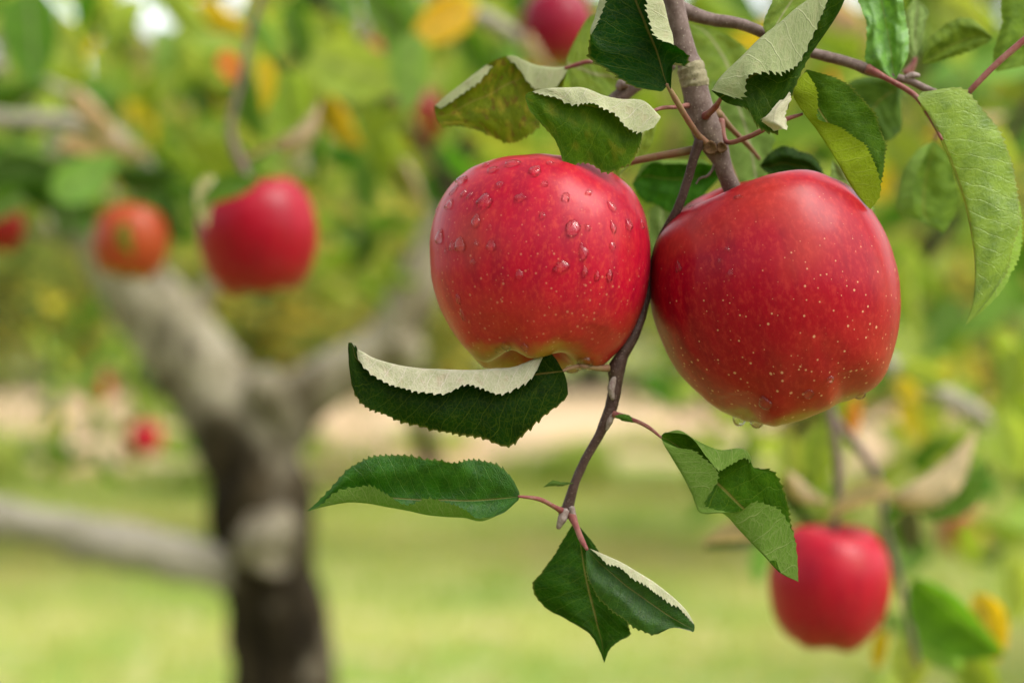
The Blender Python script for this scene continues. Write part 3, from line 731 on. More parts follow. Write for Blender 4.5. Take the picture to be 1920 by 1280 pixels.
leaf(BR, .585, [
 [(1034, 664), (1042, 672), (1056, 696), (1060, 705), (1064, 720)],
 [(1022, 664, 10), (1028, 660, 4), (1036, 698, -4), (1050, 722), (1062, 744)],
 [(998, 706, 14), (1002, 672, 5), (1002, 702, -6), (1008, 740), (1020, 778)],
 [(966, 728, 16), (962, 688, 5), (966, 706, -8), (970, 760), (982, 812)],
 [(932, 737, 16), (927, 691, 5), (932, 710, -8), (938, 770, 2), (950, 838)],
 [(902, 726, 16), (896, 693, 5), (896, 713, -8), (898, 765, 2), (902, 818)],
 [(870, 720, 16), (866, 693, 5), (860, 715, -8), (860, 765, 2), (856, 812)],
 [(835, 736, 16), (830, 692, 5), (825, 713, -8), (820, 765, 2), (822, 806)],
 [(790, 732, 16), (786, 690, 5), (780, 709, -8), (770, 750, 2), (768, 793)],
 [(747, 725, 14), (742, 683, 5), (735, 703, -6), (725, 742), (716, 776)],
 [(708, 707, 12), (701, 671, 4), (696, 692, -4), (688, 726), (682, 757)],
 [(684, 688, 8), (681, 660, 3), (676, 680, -2), (668, 702), (664, 733)],
 [(672, 672, 3), (671, 655, 2), (666, 668), (661, 682), (657, 706)],
 [(668, 656), (667, 648), (662, 652), (657, 655), (653, 660)],
 [(660, 643), (659, 642), (657, 642), (655, 642), (653, 643)]], DEEP, 1, 2, down=1.0, petd=.597, label='dark green leaf with its cream underside folded forward, under the rain-beaded apple', teeth=34, tooth=5,
 pet=[(1140, 690, 4), (1115, 690, 4), (1090, 686, 2), (1068, 690, 0), (1054, 696, -2)], petmat=M_PETG, petw=10)
leaf(BR, .583, [
 [(973, 920), (974, 925), (974, 931), (973, 934), (972, 937), (971, 938)],
 [(957, 893), (957, 910), (948, 933, -3), (948, 950), (945, 958), (942, 962, 2)],
 [(927, 870), (925, 900, 2), (915, 936, -5), (915, 962), (906, 976, 3), (898, 972, 8)],
 [(892, 862), (887, 898, 3), (878, 938, -6), (876, 960), (872, 971, 4), (874, 958, 14)],
 [(855, 867, 6), (850, 893, 3), (838, 937, -6), (838, 956), (838, 969, 4), (842, 944, 16)],
 [(815, 864, 6), (806, 890, 3), (800, 937, -6), (800, 952), (800, 965, 4), (802, 937, 16)],
 [(772, 858, 4), (766, 890, 3), (760, 935, -6), (760, 948), (762, 957, 4), (764, 947, 14)],
 [(730, 854), (726, 888, 3), (722, 932, -5), (722, 942), (725, 950, 4), (728, 930, 14)],
 [(690, 860), (688, 888, 2), (685, 928, -4), (686, 936), (690, 943, 3), (697, 913, 12)],
 [(658, 876), (656, 900, 2), (652, 926, -3), (652, 935), (655, 941, 3), (660, 914, 9)],
 [(635, 898), (633, 915, 1), (628, 932, -2), (627, 940), (628, 945, 2), (630, 925, 6)],
 [(611, 926), (609, 937), (606, 945), (606, 948), (606, 950), (607, 944, 2)],
 [(578, 956), (578, 957), (577, 957), (578, 958), (578, 958), (578, 958)]], (.024, .105, .003), 1, 2, gloss=.6, petd=.597, label='long dark green leaf pointing left with a red midrib, lowest leaf on the left side', teeth=36, tooth=5,
 pet=[(1058, 960, 0), (1040, 950, 2), (1010, 935, 3), (972, 930, 0)], petw=10)
leaf(BR, .600, [
 [(1072, 985), (1078, 984), (1082, 985), (1086, 987), (1090, 990)],
 [(1050, 1022), (1068, 1020, 3), (1089, 1022, -3), (1105, 1022), (1118, 1026)],
 [(1022, 1066), (1055, 1066, 6), (1096, 1068, -4), (1120, 1065, 2), (1148, 1072)],
 [(999, 1097), (1045, 1104, 8), (1105, 1110, -4), (1135, 1115, 2), (1168, 1128)],
 [(1020, 1136), (1060, 1140, 8), (1114, 1145, -4), (1145, 1155, 2), (1178, 1172)],
 [(1065, 1162), (1092, 1166, 6), (1121, 1175, -3), (1148, 1184), (1180, 1189, -4)],
 [(1106, 1188), (1115, 1192, 3), (1128, 1200, -2), (1140, 1206), (1158, 1203)],
 [(1123, 1216), (1126, 1216), (1131, 1221), (1135, 1220), (1142, 1218)],
 [(1133, 1242)]*5], (.014, .066, .002), 1, 2, petd=.597, label='dark leaf hanging straight down, lowest of all in focus, behind the smaller one', teeth=20, tooth=2,
 pet=[(1066, 958, 0), (1078, 972, 0), (1084, 990, -2)], petw=8)
leaf(BR, .584, [
 [(1106, 1028), (1104, 1027), (1101, 1030), (1099, 1033), (1098, 1036)],
 [(1134, 1049, 5), (1136, 1040, 3), (1123, 1053, -3), (1110, 1060), (1101, 1068)],
 [(1164, 1066, 7), (1168, 1055, 3), (1148, 1075, -4), (1128, 1088, 2), (1111, 1102)],
 [(1194, 1086, 7), (1198, 1073, 3), (1175, 1098, -4), (1152, 1116, 3), (1132, 1128)],
 [(1220, 1103, 7), (1224, 1089, 3), (1203, 1118, -4), (1182, 1140, 3), (1162, 1154)],
 [(1245, 1120, 6), (1249, 1108, 3), (1230, 1137, -3), (1210, 1162, 3), (1194, 1178)],
 [(1268, 1137, 4), (1271, 1127, 2), (1255, 1154, -2), (1240, 1173, 2), (1228, 1188)],
 [(1287, 1152, 2), (1290, 1148, 1), (1279, 1168), (1270, 1176), (1262, 1176)],
 [(1301, 1170), (1302, 1170), (1302, 1180), (1299, 1184), (1294, 1181)]], (.020, .085, .005), 1, 2, gloss=.6, down=.8, petd=.597, label='small glossy leaf at the bottom with a thin pale folded upper margin', teeth=28, tooth=3.5,
 pet=[(1070, 962, 2), (1080, 985, 3), (1090, 1010, 3), (1101, 1030, 0)], petw=13)
leaf(BR, .588, [
 [(1242, 826), (1240, 822), (1239, 819), (1244, 812), (1248, 810)],
 [(1268, 838, 8), (1246, 836, 4), (1256, 826, -6), (1272, 806, 3), (1290, 816, 10)],
 [(1300, 846, 14), (1262, 862, 4), (1285, 848, -10), (1304, 824, 4), (1322, 852, 12)],
 [(1334, 872, 16), (1280, 892, 4), (1318, 880, -12), (1348, 842, 4), (1350, 880, 12)],
 [(1344, 900, 14), (1296, 925, 3), (1345, 905, -10), (1386, 840, 2), (1372, 868, 8)],
 [(1320, 944, 5), (1310, 955, 1), (1366, 925, -5), (1404, 852, 0), (1400, 858, 2)],
 [(1338, 954, 4), (1326, 963, 2), (1386, 945, -4), (1412, 880, 0), (1414, 876, 1)],
 [(1382, 960, 14), (1355, 962, 4), (1408, 965, -4), (1440, 892, 0), (1448, 884, 1)],
 [(1412, 943, 15), (1385, 992, 4), (1428, 985, -3), (1452, 925, 0), (1466, 912)],
 [(1440, 947, 14), (1410, 1018, 3), (1445, 1000, -2), (1464, 950, 0), (1476, 945)],
 [(1466, 964, 10), (1434, 1042, 3), (1458, 1022), (1472, 985), (1480, 975)],
 [(1490, 1012, 5), (1462, 1072, 1), (1478, 1048), (1484, 1024), (1489, 1012, 2)],
 [(1497, 1090)]*5], (.040, .135, .004), 1, 2, petd=.597, label='twisted leaf curled at both edges, hanging below the crimson apple', teeth=34, tooth=4.5,
 pet=[(1150, 776, 4), (1185, 786, 4), (1215, 800, 2), (1240, 820, 0)], petw=9)
leaf(BR, .578, [
 [(1345, 173, 8), (1334, 170, 4), (1350, 184, -4), (1362, 193), (1376, 198)],
 [(1390, 182, 16), (1352, 143, 8), (1385, 160, -6), (1398, 180), (1403, 205)],
 [(1400, 143, 20), (1390, 106, 8), (1415, 140, -8), (1422, 190, 3), (1422, 236, 4)],
 [(1432, 132, 20), (1424, 72, 8), (1446, 125, -8), (1450, 190, 4), (1456, 247, 6)],
 [(1465, 133, 20), (1462, 42, 8), (1475, 100, -8), (1484, 140, 3), (1484, 178, 6)],
 [(1496, 118, 18), (1492, 16, 8), (1502, 70, -8), (1512, 105, 2), (1514, 112)],
 [(1524, 64, 16), (1522, -6, 8), (1525, 40, -8), (1540, 70, 2), (1546, 64)],
 [(1545, 15, 14), (1545, -30, 8), (1550, 0, -6), (1572, 22, 2), (1577, 12)],
 [(1562, -30, 10), (1568, -50, 4), (1575, -30), (1590, -22), (1594, -28)]], (.022, .080, .002), .9, 2, down=.36, petd=.601, label='leaf rolled so its pale pinkish underside covers the twig above the crimson apple', teeth=26, tooth=8,
 pet=[(1318, 222, -10), (1330, 212, -4), (1342, 200, -4), (1352, 184, -6)], petw=14)
leaf(BR, .577, [
 [(1462, 188, 8), (1470, 186, 8), (1480, 172, 6)],
 [(1440, 215, 14), (1455, 205, 16), (1482, 188, 8)],
 [(1430, 226, 12), (1452, 228, 18), (1472, 215, 10)],
 [(1452, 246, 8), (1468, 242, 14), (1476, 244, 9)]], (.02, .06, .002), 1, 1, front='under', teeth=6, tooth=4, nu=40, nv=14, und=.3, down=1.0, name='curled_lobe')
leaf(BR, .60, [
 [(1438, 70)]*5,
 [(1432, 50), (1440, 48, 3), (1452, 52, 0), (1466, 58), (1480, 66)],
 [(1440, 20), (1455, 15, 5), (1475, 15), (1500, 20), (1530, 30)],
 [(1458, -10), (1475, -15, 5), (1500, -20), (1525, -20), (1550, -15)],
 [(1500, -50), (1510, -52), (1530, -60), (1550, -55), (1560, -50)],
 [(1560, -95)]*5], (.20, .24, .03), .8, 2, front='under', label='yellowish leaf half hidden behind the rolled one', teeth=20, tooth=2)
leaf(BR, .592, [
 [(1513, 136), (1508, 136), (1511, 132), (1513, 131), (1516, 131)],
 [(1528, 163, 10), (1488, 163, 3), (1514, 156, -5), (1530, 148, -2), (1548, 141)],
 [(1532, 190, 12), (1488, 183, 3), (1524, 184, -5), (1550, 168), (1577, 152)],
 [(1532, 222, 12), (1508, 214, 3), (1540, 212, -5), (1575, 192), (1606, 174)],
 [(1563, 234, 12), (1530, 243, 3), (1560, 240, -4), (1598, 220), (1630, 203)],
 [(1592, 251, 11), (1552, 275, 3), (1582, 268), (1618, 248), (1650, 238)],
 [(1618, 272, 10), (1572, 307, 3), (1602, 300), (1632, 285), (1658, 273)],
 [(1636, 300, 8), (1588, 336, 2), (1618, 330), (1640, 318), (1657, 310)],
 [(1647, 335, 5), (1604, 361, 2), (1628, 355), (1644, 345), (1652, 341)],
 [(1648, 368, 2), (1620, 381, 1), (1635, 375), (1642, 372), (1647, 366)],
 [(1632, 393)]*5], (.055, .15, .006), 1, 2, down=-1.0, petd=.601, label='leaf with a yellow-green folded edge hanging behind the top of the crimson apple', teeth=36, tooth=4,
 pet=[(1350, 225, -8), (1362, 266, -6), (1400, 258), (1430, 244, 2), (1470, 225), (1505, 214, -4)], petw=11)
leaf(BR, .610, [
 [(1677, 154)]*5,
 [(1640, 135), (1658, 135, 4), (1675, 130, -3), (1690, 122, 4), (1700, 112)],
 [(1622, 108), (1645, 105, 8), (1671, 100, -3), (1690, 92, 5), (1704, 85)],
 [(1626, 70), (1642, 68, 2), (1666, 70, -5), (1685, 62, 6), (1702, 55)],
 [(1624, 40, 2), (1640, 40, 8), (1660, 38, -4), (1680, 30, 5), (1696, 25)],
 [(1612, 10), (1632, 5, 4), (1653, 5, -4), (1675, 0, 4), (1692, -5)],
 [(1605, -30), (1625, -35, 6), (1645, -35), (1665, -38), (1680, -40)],
 [(1630, -90)]*5], (.15, .34, .04), 1, 2, gloss=1.0, petd=.611, label='bright wrinkled leaf hanging over the long twig, tip down', teeth=24, tooth=2, und=2.2,
 pet=[(1640, 134, -4), (1665, 148, 0), (1677, 154, 0)], petw=8)
leaf(BR, .600, [
 [(1722, 184), (1721, 184), (1720, 185), (1724, 178), (1730, 172)],
 [(1735, 215, -10), (1740, 212, -4), (1747, 222), (1770, 195, 2), (1800, 168)],
 [(1765, 250, -20), (1758, 250, -8), (1764, 256), (1800, 225, 3), (1842, 205)],
 [(1800, 285, -34), (1775, 285, -12), (1780, 292), (1822, 265, 4), (1872, 245)],
 [(1860, 325, -44), (1795, 325, -16), (1797, 338), (1840, 315, 5), (1894, 298)],
 [(1905, 372, -48), (1815, 370, -20), (1811, 385), (1852, 368, 5), (1906, 360)],
 [(1914, 410, -48), (1830, 410, -20), (1820, 432), (1862, 420, 4), (1911, 410)],
 [(1915, 450, -44), (1840, 450, -18), (1827, 480), (1862, 470, 3), (1900, 455)],
 [(1905, 490, -36), (1840, 495, -14), (1828, 525), (1858, 518, 2), (1886, 510)],
 [(1885, 535, -22), (1838, 545, -8), (1824, 562), (1845, 556, 1), (1866, 545)],
 [(1850, 575, -8), (1830, 582, -3), (1817, 590), (1828, 588), (1840, 578)],
 [(1810, 610)]*5], (.26, .43, .03), .9, 2, gloss=1.1, petd=.611, label='largest pale green leaf with a red midrib, hanging at the right edge', teeth=44, tooth=4,
 pet=[(1626, 128, 2), (1660, 146, 4), (1700, 168, 2), (1722, 186, 0), (1748, 225, 1), (1766, 262, 1)], petw=12)
leaf(BR, .695, [
 [(1752, 262)]*5,
 [(1738, 282, 8), (1722, 280, 4), (1748, 285), (1765, 290), (1780, 292)],
 [(1720, 322, 14), (1697, 315, 6), (1738, 325, -4), (1765, 330), (1792, 335)],
 [(1712, 362, 14), (1686, 360, 6), (1732, 370, -4), (1765, 380), (1798, 372)],
 [(1715, 395, 10), (1682, 400, 4), (1735, 405, -2), (1762, 412), (1790, 405)],
 [(1740, 418), (1735, 420), (1752, 424), (1765, 426), (1780, 420)],
 [(1770, 438)]*5], (.15, .25, .03), 1, 2, label='soft-focus leaf behind the large pale one', teeth=20, tooth=2, pet=[(1765, 190, 0), (1768, 225), (1752, 262)], petw=9)
leaf(BR, .65, [
 [(1728, 120)]*5,
 [(1732, 92), (1738, 100, 4), (1742, 112, -3), (1748, 114, 2), (1752, 118)],
 [(1755, 60), (1765, 75, 5), (1772, 92, -3), (1780, 100, 3), (1786, 106)],
 [(1790, 38), (1800, 55, 5), (1808, 75, -3), (1812, 85, 3), (1818, 96)],
 [(1826, 38), (1832, 50, 4), (1838, 66, -2), (1840, 74, 2), (1844, 84)],
 [(1862, 72)]*5], (.17, .28, .03), 1, 2, label='fresh green leaf pointing right above the long twig', teeth=22, tooth=3)
leaf(BR, .64, [
 [(1868, 135)]*5,
 [(1862, 110), (1875, 108, 4), (1895, 112, -2), (1915, 115), (1930, 120)],
 [(1870, 75), (1888, 72, 6), (1910, 75, -3), (1935, 85), (1955, 95)],
 [(1880, 40), (1900, 40, 6), (1925, 45, -3), (1950, 50), (1970, 60)],
 [(1878, 5), (1900, 2, 5), (1930, 5), (1950, 10), (1975, 20)],
 [(1900, -60)]*5], (.16, .27, .03), 1, 2, label='green leaf cut by the upper right corner', teeth=20, tooth=2)
leaf(BR, .66, [
 [(1716, 112)]*5,
 [(1702, 90), (1708, 88), (1716, 90), (1724, 84), (1730, 78)],
 [(1698, 50), (1706, 48, 4), (1716, 48), (1726, 42), (1737, 36)],
 [(1702, 18), (1712, 16, 3), (1720, 14), (1730, 15), (1740, 18)],
 [(1715, -5)]*5], (.30, .38, .20), 1, 2, front='under', label='pale leaf showing its underside behind the wrinkled one', teeth=14, tooth=2, pet=[(1700, 140, 0), (1712, 122, 0), (1716, 108, 0)], petw=14)
leaf(BR, .64, [
 [(1424, 312)]*5,
 [(1440, 290), (1440, 302, 3), (1442, 312, -3), (1448, 324), (1452, 335)],
 [(1466, 275), (1466, 292, 4), (1468, 306, -3), (1472, 325), (1476, 345)],
 [(1498, 282), (1496, 298, 4), (1498, 312, -3), (1500, 328), (1502, 345)],
 [(1528, 298), (1524, 308, 2), (1524, 318, -1), (1525, 330), (1526, 340)],
 [(1550, 335)]*5], (.012, .06, .003), 1, 2, petd=.601, label='dark leaf lying just behind the top of the crimson apple', teeth=20, tooth=2,
 pet=[(1345, 213, -10), (1372, 242, -6), (1402, 272), (1424, 298)], petmat=M_PETG, petw=12)
leaf(BR, .68, [
 [(1684, 150)]*5,
 [(1645, 142), (1662, 150, 6), (1682, 165), (1684, 175), (1690, 190, -4)],
 [(1600, 150, 6), (1625, 162, 6), (1660, 180, -2), (1675, 215), (1690, 240)],
 [(1585, 170, 8), (1608, 185, 3), (1640, 200, -4), (1655, 230), (1670, 262)],
 [(1600, 205), (1615, 215), (1635, 225), (1645, 245), (1655, 270)],
 [(1650, 285)]*5], (.07, .16, .02), .9, 2, label='curling green leaf in soft focus behind the folded one', teeth=18, tooth=2)
leaf(BR, .67, [
 [(1285, 40)]*5,
 [(1278, 75, 3), (1298, 68), (1322, 60), (1336, 58), (1350, 60)],
 [(1285, 120), (1320, 110), (1355, 105), (1378, 95), (1398, 90)],
 [(1300, 170), (1338, 160), (1375, 150), (1400, 140), (1425, 130)],
 [(1330, 205), (1355, 198), (1385, 190), (1410, 180), (1435, 175)],
 [(1420, 240)]*5], (.22, .30, .025), 1, 2, front='under', label='large translucent leaf behind the bough', teeth=22, tooth=2)
leaf(BR, .66, [
 [(1335, 150)]*5,
 [(1325, 200), (1350, 195), (1378, 190), (1405, 190), (1430, 195)],
 [(1340, 250), (1370, 245), (1398, 240), (1425, 238), (1448, 245)],
 [(1350, 300), (1380, 298), (1410, 290), (1432, 285), (1448, 280)],
 [(1365, 345), (1392, 345), (1418, 335), (1435, 325), (1442, 315)],
 [(1430, 380)]*5], (.12, .20, .06), 1, 2, front='under', label='grey-green leaf underside seen behind the twig junction', teeth=22, tooth=2)
leaf(BR, .655, [
 [(1170, 158)]*5,
 [(1182, 180), (1168, 160), (1150, 145), (1140, 110), (1160, 60)],
 [(1150, 187), (1135, 165), (1118, 140), (1115, 100), (1135, 35)],
 [(1105, 188), (1098, 160), (1092, 130), (1095, 90), (1112, 28)],
 [(1072, 165), (1068, 142), (1066, 120), (1072, 90), (1090, 52)],
 [(1062, 110)]*5], (.24, .30, .022), .75, 2, front='under', label='yellow-green leaf glowing behind the dark leaf', teeth=22, tooth=2)
leaf(BR, .64, [
 [(1232, 215)]*5,
 [(1180, 240), (1195, 242), (1208, 245), (1218, 248), (1226, 250)],
 [(1160, 280), (1178, 282), (1195, 282), (1206, 282), (1215, 280)],
 [(1148, 310), (1162, 310), (1176, 310), (1188, 306), (1198, 300)],
 [(1150, 340)]*5], (.30, .34, .022), .7, 2, front='under', label='yellow leaf tip showing beside the stalk of the rain-beaded apple', teeth=16, tooth=3)
leaf(BR, .66, [
 [(1352, 330)]*5,
 [(1330, 308, 8), (1322, 303, 4), (1325, 330, -4), (1318, 355), (1310, 375)],
 [(1290, 306, 8), (1290, 300, 4), (1285, 335, -4), (1278, 365), (1268, 402)],
 [(1250, 306, 8), (1250, 300, 4), (1245, 335, -4), (1240, 360), (1232, 385)],
 [(1215, 308, 4), (1210, 304, 2), (1208, 330, -2), (1205, 350), (1202, 372)],
 [(1185, 345)]*5], (.03, .11, .004), 1, 2, label='green leaf behind the two forked stalks between the apples', teeth=22, tooth=2)
leaf(BR, .70, [
 [(1252, 380)]*5,
 [(1222, 388), (1232, 388), (1242, 390), (1250, 392), (1260, 395)],
 [(1215, 430), (1228, 430), (1240, 432), (1252, 435), (1262, 438)],
 [(1215, 470), (1225, 475), (1235, 478), (1245, 480), (1255, 480)],
 [(1235, 530)]*5], (.12, .2, .09), 1, 2, front='under', label='pale leaf glimpsed in the gap between the apples', teeth=16, tooth=2)
leaf(BR, .64, [
 [(1560, 300)]*5,
 [(1560, 335), (1572, 332), (1585, 332), (1598, 335), (1608, 342)],
 [(1575, 365), (1590, 362), (1604, 362), (1618, 366), (1630, 374)],
 [(1600, 385), (1612, 385), (1620, 387), (1630, 388), (1638, 390)],
 [(1640, 405)]*5], (.25, .33, .16), 1, 2, front='under', label='small pale leaf tip behind the folded leaf at the apple shoulder', teeth=14, tooth=2)
# stipules
leaf(BR, .594, [[(1076, 905, 6)]*3, [(1066, 904, 6), (1066, 906, 6), (1066, 908, 6)], [(1052, 903), (1050, 907, 2), (1049, 911)], [(1036, 901), (1035, 906, 2), (1034, 911)], [(1018, 913)]*3], (.10, .17, .03), 1, 1, teeth=8, tooth=.5, nu=30, nv=8, und=.2, name='stipule')
leaf(BR, .592, [[(1152, 780)]*3, [(1165, 776), (1165, 782, 2), (1164, 787)], [(1182, 780), (1180, 786, 2), (1179, 791)], [(1192, 792)]*3], (.07, .16, .02), 1, 1, teeth=8, tooth=.5, nu=30, nv=8, und=.2, name='stipule')

#@@BACKGROUND@@
# ------------------------------------------------------------------ shared meshes for soft-focus leaves
def leaf_variant(seed, curl, fold, twist, bend):
    nu, nv = 26, 11
    u = np.linspace(0, 1, nu)[:, None]; v = np.linspace(-1, 1, nv)[None]
    w = .29*np.sin(np.pi*np.clip(u, 0, 1)**.82)**.75*(1-.12*u)
    saw = (np.arange(nu) % 2)[:, None]*.012
    w = w+np.where(np.abs(v) > .95, saw, 0)
    ang = np.sign(v)*0+v*(fold+curl*np.abs(v))
    rad = np.where(np.abs(v) < 1e-9, 0, 1)
    y = w*v*np.cos(ang*.6); z = w*np.abs(v)*np.sin(np.abs(ang)*.9)
    x = u*1.0+0*v
    tw = twist*(u-.3); y, z = y*np.cos(tw)-z*np.sin(tw), y*np.sin(tw)+z*np.cos(tw)
    z = z - bend*(u**2) + .02*np.sin(9*u+seed)*np.abs(v)
    V = np.stack([x-.45, y, z], -1).reshape(-1, 3)
    uv = np.stack(np.broadcast_arrays(u*3.2, v), -1).reshape(-1, 2)
    # a short stalk joined to the blade base
    me_o = mesh('leaf', V, grid_faces(nu, nv), M_LEAFS, origin=(0, 0, 0), uv=uv); me = me_o.data; bpy.data.objects.remove(me_o)
    return me
LVAR = [leaf_variant(0, .5, .4, .3, .15), leaf_variant(1, 1.2, .5, -.4, .3), leaf_variant(2, .2, .9, .2, .05), leaf_variant(3, 1.6, .2, .8, .2), leaf_variant(4, .3, .3, -.7, .45), leaf_variant(5, .1, .15, .1, .0)]

def place_leaf(parent, px, py, d, L, ang, col, roll=0, tilt=0, var=None, alpha=1.0, label=None, flip=False, name='leaf'):
    """L pixels long, tip at ang degrees (0 right, 90 down), roll about its axis, tilt of the tip away from the camera"""
    a = math.radians(ang); x = Vector((math.cos(a), 0, -math.sin(a)))
    n = Vector((0, -1, 0)); y = n.cross(x)
    t = math.radians(tilt); x2 = x*math.cos(t)-n*math.sin(t); n2 = n*math.cos(t)+x*math.sin(t)
    r = math.radians(roll + (180 if flip else 0)); y2 = y*math.cos(r)+n2*math.sin(r); n3 = x2.cross(y2)
    R = Matrix((x2, y2, n3)).transposed().to_4x4(); s = L/FOC*d
    me = LVAR[var if var is not None else random.randrange(len(LVAR))]
    o = link_obj(name, me, P(px, py, d), parent)
    o.rotation_euler = R.to_euler(); o.scale = (s, s*random.uniform(.9, 1.25), s)
    o.color = (*col, alpha)
    if label: o['label'] = label
    return o

C_DEEP = (.012, .06, .003); C_MID = (.065, .18, .012); C_YG = (.23, .32, .03); C_LIME = (.36, .43, .07); C_YEL = (.62, .42, .015); C_SAGE = (.20, .36, .08); C_ORG = (.62, .17, .035); C_TAN = (.44, .33, .22); C_PINK = (.55, .36, .30)
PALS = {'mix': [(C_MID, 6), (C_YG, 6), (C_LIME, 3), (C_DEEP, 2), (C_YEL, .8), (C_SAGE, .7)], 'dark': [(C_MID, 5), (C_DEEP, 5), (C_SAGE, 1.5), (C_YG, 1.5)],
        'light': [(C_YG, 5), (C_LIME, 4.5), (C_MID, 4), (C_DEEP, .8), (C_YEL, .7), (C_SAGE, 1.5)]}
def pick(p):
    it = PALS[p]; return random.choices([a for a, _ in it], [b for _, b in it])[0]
def fill(parent, x0, x1, y0, y1, z0, z1, n, pal, Lm=.075, anchor=None):
    for _ in range(n):
        z = random.uniform(z0, z1); L = Lm*random.uniform(.7, 1.2)*FOC/z
        place_leaf(parent, random.uniform(x0, x1), random.uniform(y0, y1), z, L, random.gauss(80, 60), pick(pal), random.uniform(-65, 65), random.uniform(-45, 45), flip=random.random() < .15)

# ------------------------------------------------------------------ the old tree on the left
ZT = 2.8
TR = empty('apple_tree', P(530, 2183, ZT), 'old grey apple tree with a forked, thick trunk, nearest tree on the left', 'tree')
def tubeT(name, pix, mat, d=ZT, par=TR, **k): return tube(name, pix, d, mat, par, **k)
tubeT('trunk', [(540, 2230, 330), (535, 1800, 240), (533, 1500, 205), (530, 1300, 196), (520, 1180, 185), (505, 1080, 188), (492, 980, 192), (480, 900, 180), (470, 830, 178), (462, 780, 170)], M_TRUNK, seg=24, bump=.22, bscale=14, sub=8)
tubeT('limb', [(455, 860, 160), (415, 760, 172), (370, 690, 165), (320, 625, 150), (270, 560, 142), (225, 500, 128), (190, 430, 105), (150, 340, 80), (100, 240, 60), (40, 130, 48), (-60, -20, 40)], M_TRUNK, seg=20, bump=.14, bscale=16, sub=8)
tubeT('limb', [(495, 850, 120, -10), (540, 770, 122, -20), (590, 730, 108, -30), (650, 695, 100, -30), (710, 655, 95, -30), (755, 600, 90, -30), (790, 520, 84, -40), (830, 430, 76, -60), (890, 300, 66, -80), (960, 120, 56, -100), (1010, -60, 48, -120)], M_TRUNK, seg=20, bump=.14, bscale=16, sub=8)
tubeT('limb', [(450, 1085, 80, 20), (405, 1066, 84, 40), (330, 1042, 84, 60), (200, 1018, 84, 90), (60, 982, 74, 120), (-120, 952, 66, 160), (-400, 860, 50, 200)], M_LIMB, seg=18, bump=.34, bscale=22, sub=8)
tubeT('cut_stub', [(495, 1015, 120, 40), (503, 1018, 116, 100), (506, 1020, 112, 135), (512, 1022, 92, 146), (514, 1024, 30, 146)], M_BARK, seg=20, bump=.65, bscale=26)
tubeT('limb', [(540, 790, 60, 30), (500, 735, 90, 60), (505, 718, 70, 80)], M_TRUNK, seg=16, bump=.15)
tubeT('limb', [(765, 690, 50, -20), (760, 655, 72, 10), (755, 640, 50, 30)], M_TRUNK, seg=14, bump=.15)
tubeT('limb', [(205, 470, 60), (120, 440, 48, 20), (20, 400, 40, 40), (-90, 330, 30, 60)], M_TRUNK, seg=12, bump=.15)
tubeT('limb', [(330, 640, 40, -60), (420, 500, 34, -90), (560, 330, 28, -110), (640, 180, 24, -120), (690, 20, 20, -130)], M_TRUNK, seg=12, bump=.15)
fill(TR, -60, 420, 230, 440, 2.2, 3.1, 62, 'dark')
fill(TR, -60, 1000, -60, 330, 2.3, 3.4, 150, 'mix')
fill(TR, 430, 900, 300, 560, 2.4, 3.4, 46, 'mix')

# ------------------------------------------------------------------ soft-focus branches nearer the camera
def branch(px, py, d, label): return empty('apple_branch', P(px, py, d), label, 'branch')
B1 = branch(0, 225, 1.7, 'pale grey blurred branch entering at the left edge with pink-tinged leaves')
tube('bough', [(-150, 190, 30), (-20, 222, 34), (90, 228, 34), (160, 232, 32), (215, 250, 28), (260, 290, 22), (300, 330, 16)], 1.7, M_LIMB, B1, 14, .1)
tube('twig', [(-60, 100, 26), (30, 138, 24), (110, 165, 18), (180, 200, 12)], 1.75, M_LIMB, B1, 12, .1)
tube('twig', [(90, 228, 16), (95, 270, 14), (80, 330, 10)], 1.7, M_LIMB, B1, 10, .1)
for a in [(170, 205, 1.6, 110, 60, C_PINK, 20, 20, 1), (155, 280, 1.6, 100, 10, C_PINK, -40, 10, 1), (225, 262, 1.65, 120, 40, C_TAN, 55, 0, 3), (278, 222, 1.8, 90, 80, C_YEL, 10, 0, 0), (262, 262, 1.8, 80, 100, C_LIME, 0, 0, 5),
          (60, 60, 1.5, 190, 85, C_MID, 10, 0, 5), (50, 110, 1.6, 150, 95, C_YG, -20, 0, 0), (130, 80, 1.7, 110, 60, C_LIME, 0, 0, 0), (200, 120, 1.9, 90, 100, C_LIME, 20, 0, 2), (235, 150, 1.9, 90, 60, C_YG, -10, 0, 0),
          (30, 340, 1.5, 170, 170, C_DEEP, 40, 0, 2), (100, 350, 1.55, 150, 15, C_DEEP, 50, 0, 0), (155, 335, 1.5, 150, -30, C_SAGE, 15, 0, 5), (270, 320, 1.5, 130, 0, C_DEEP, 55, 0, 2), (320, 400, 1.5, 110, 70, C_DEEP, 10, 0, 0),
          (20, 380, 1.6, 140, 150, C_MID, 20, 0, 0), (300, 350, 1.6, 120, 20, C_MID, 30, 0, 1), (15, 170, 1.6, 130, 10, C_MID, 60, 0, 1), (60, 290, 1.7, 110, 30, C_SAGE, 40, 0, 1), (335, 300, 1.7, 110, 60, C_YG, 20, 0, 1)]:
    place_leaf(B1, a[0], a[1], a[2], a[3], a[4], a[5], a[6], a[7], a[8])
fill(B1, -40, 420, -60, 260, 1.6, 2.6, 44, 'light')
B2 = branch(455, 240, 1.17, 'thin blurred twig carrying the round red apple in the left half')
tube('twig', [(505, -60, 12), (470, 60, 12), (452, 150, 12), (432, 235, 14), (438, 275, 18), (455, 310, 20), (465, 350, 16)], 1.17, M_TWIG, B2, 12, .12)
tube('twig', [(455, 305, 10), (500, 280, 9), (540, 255, 9)], 1.17, M_PETG, B2, 10, .1)
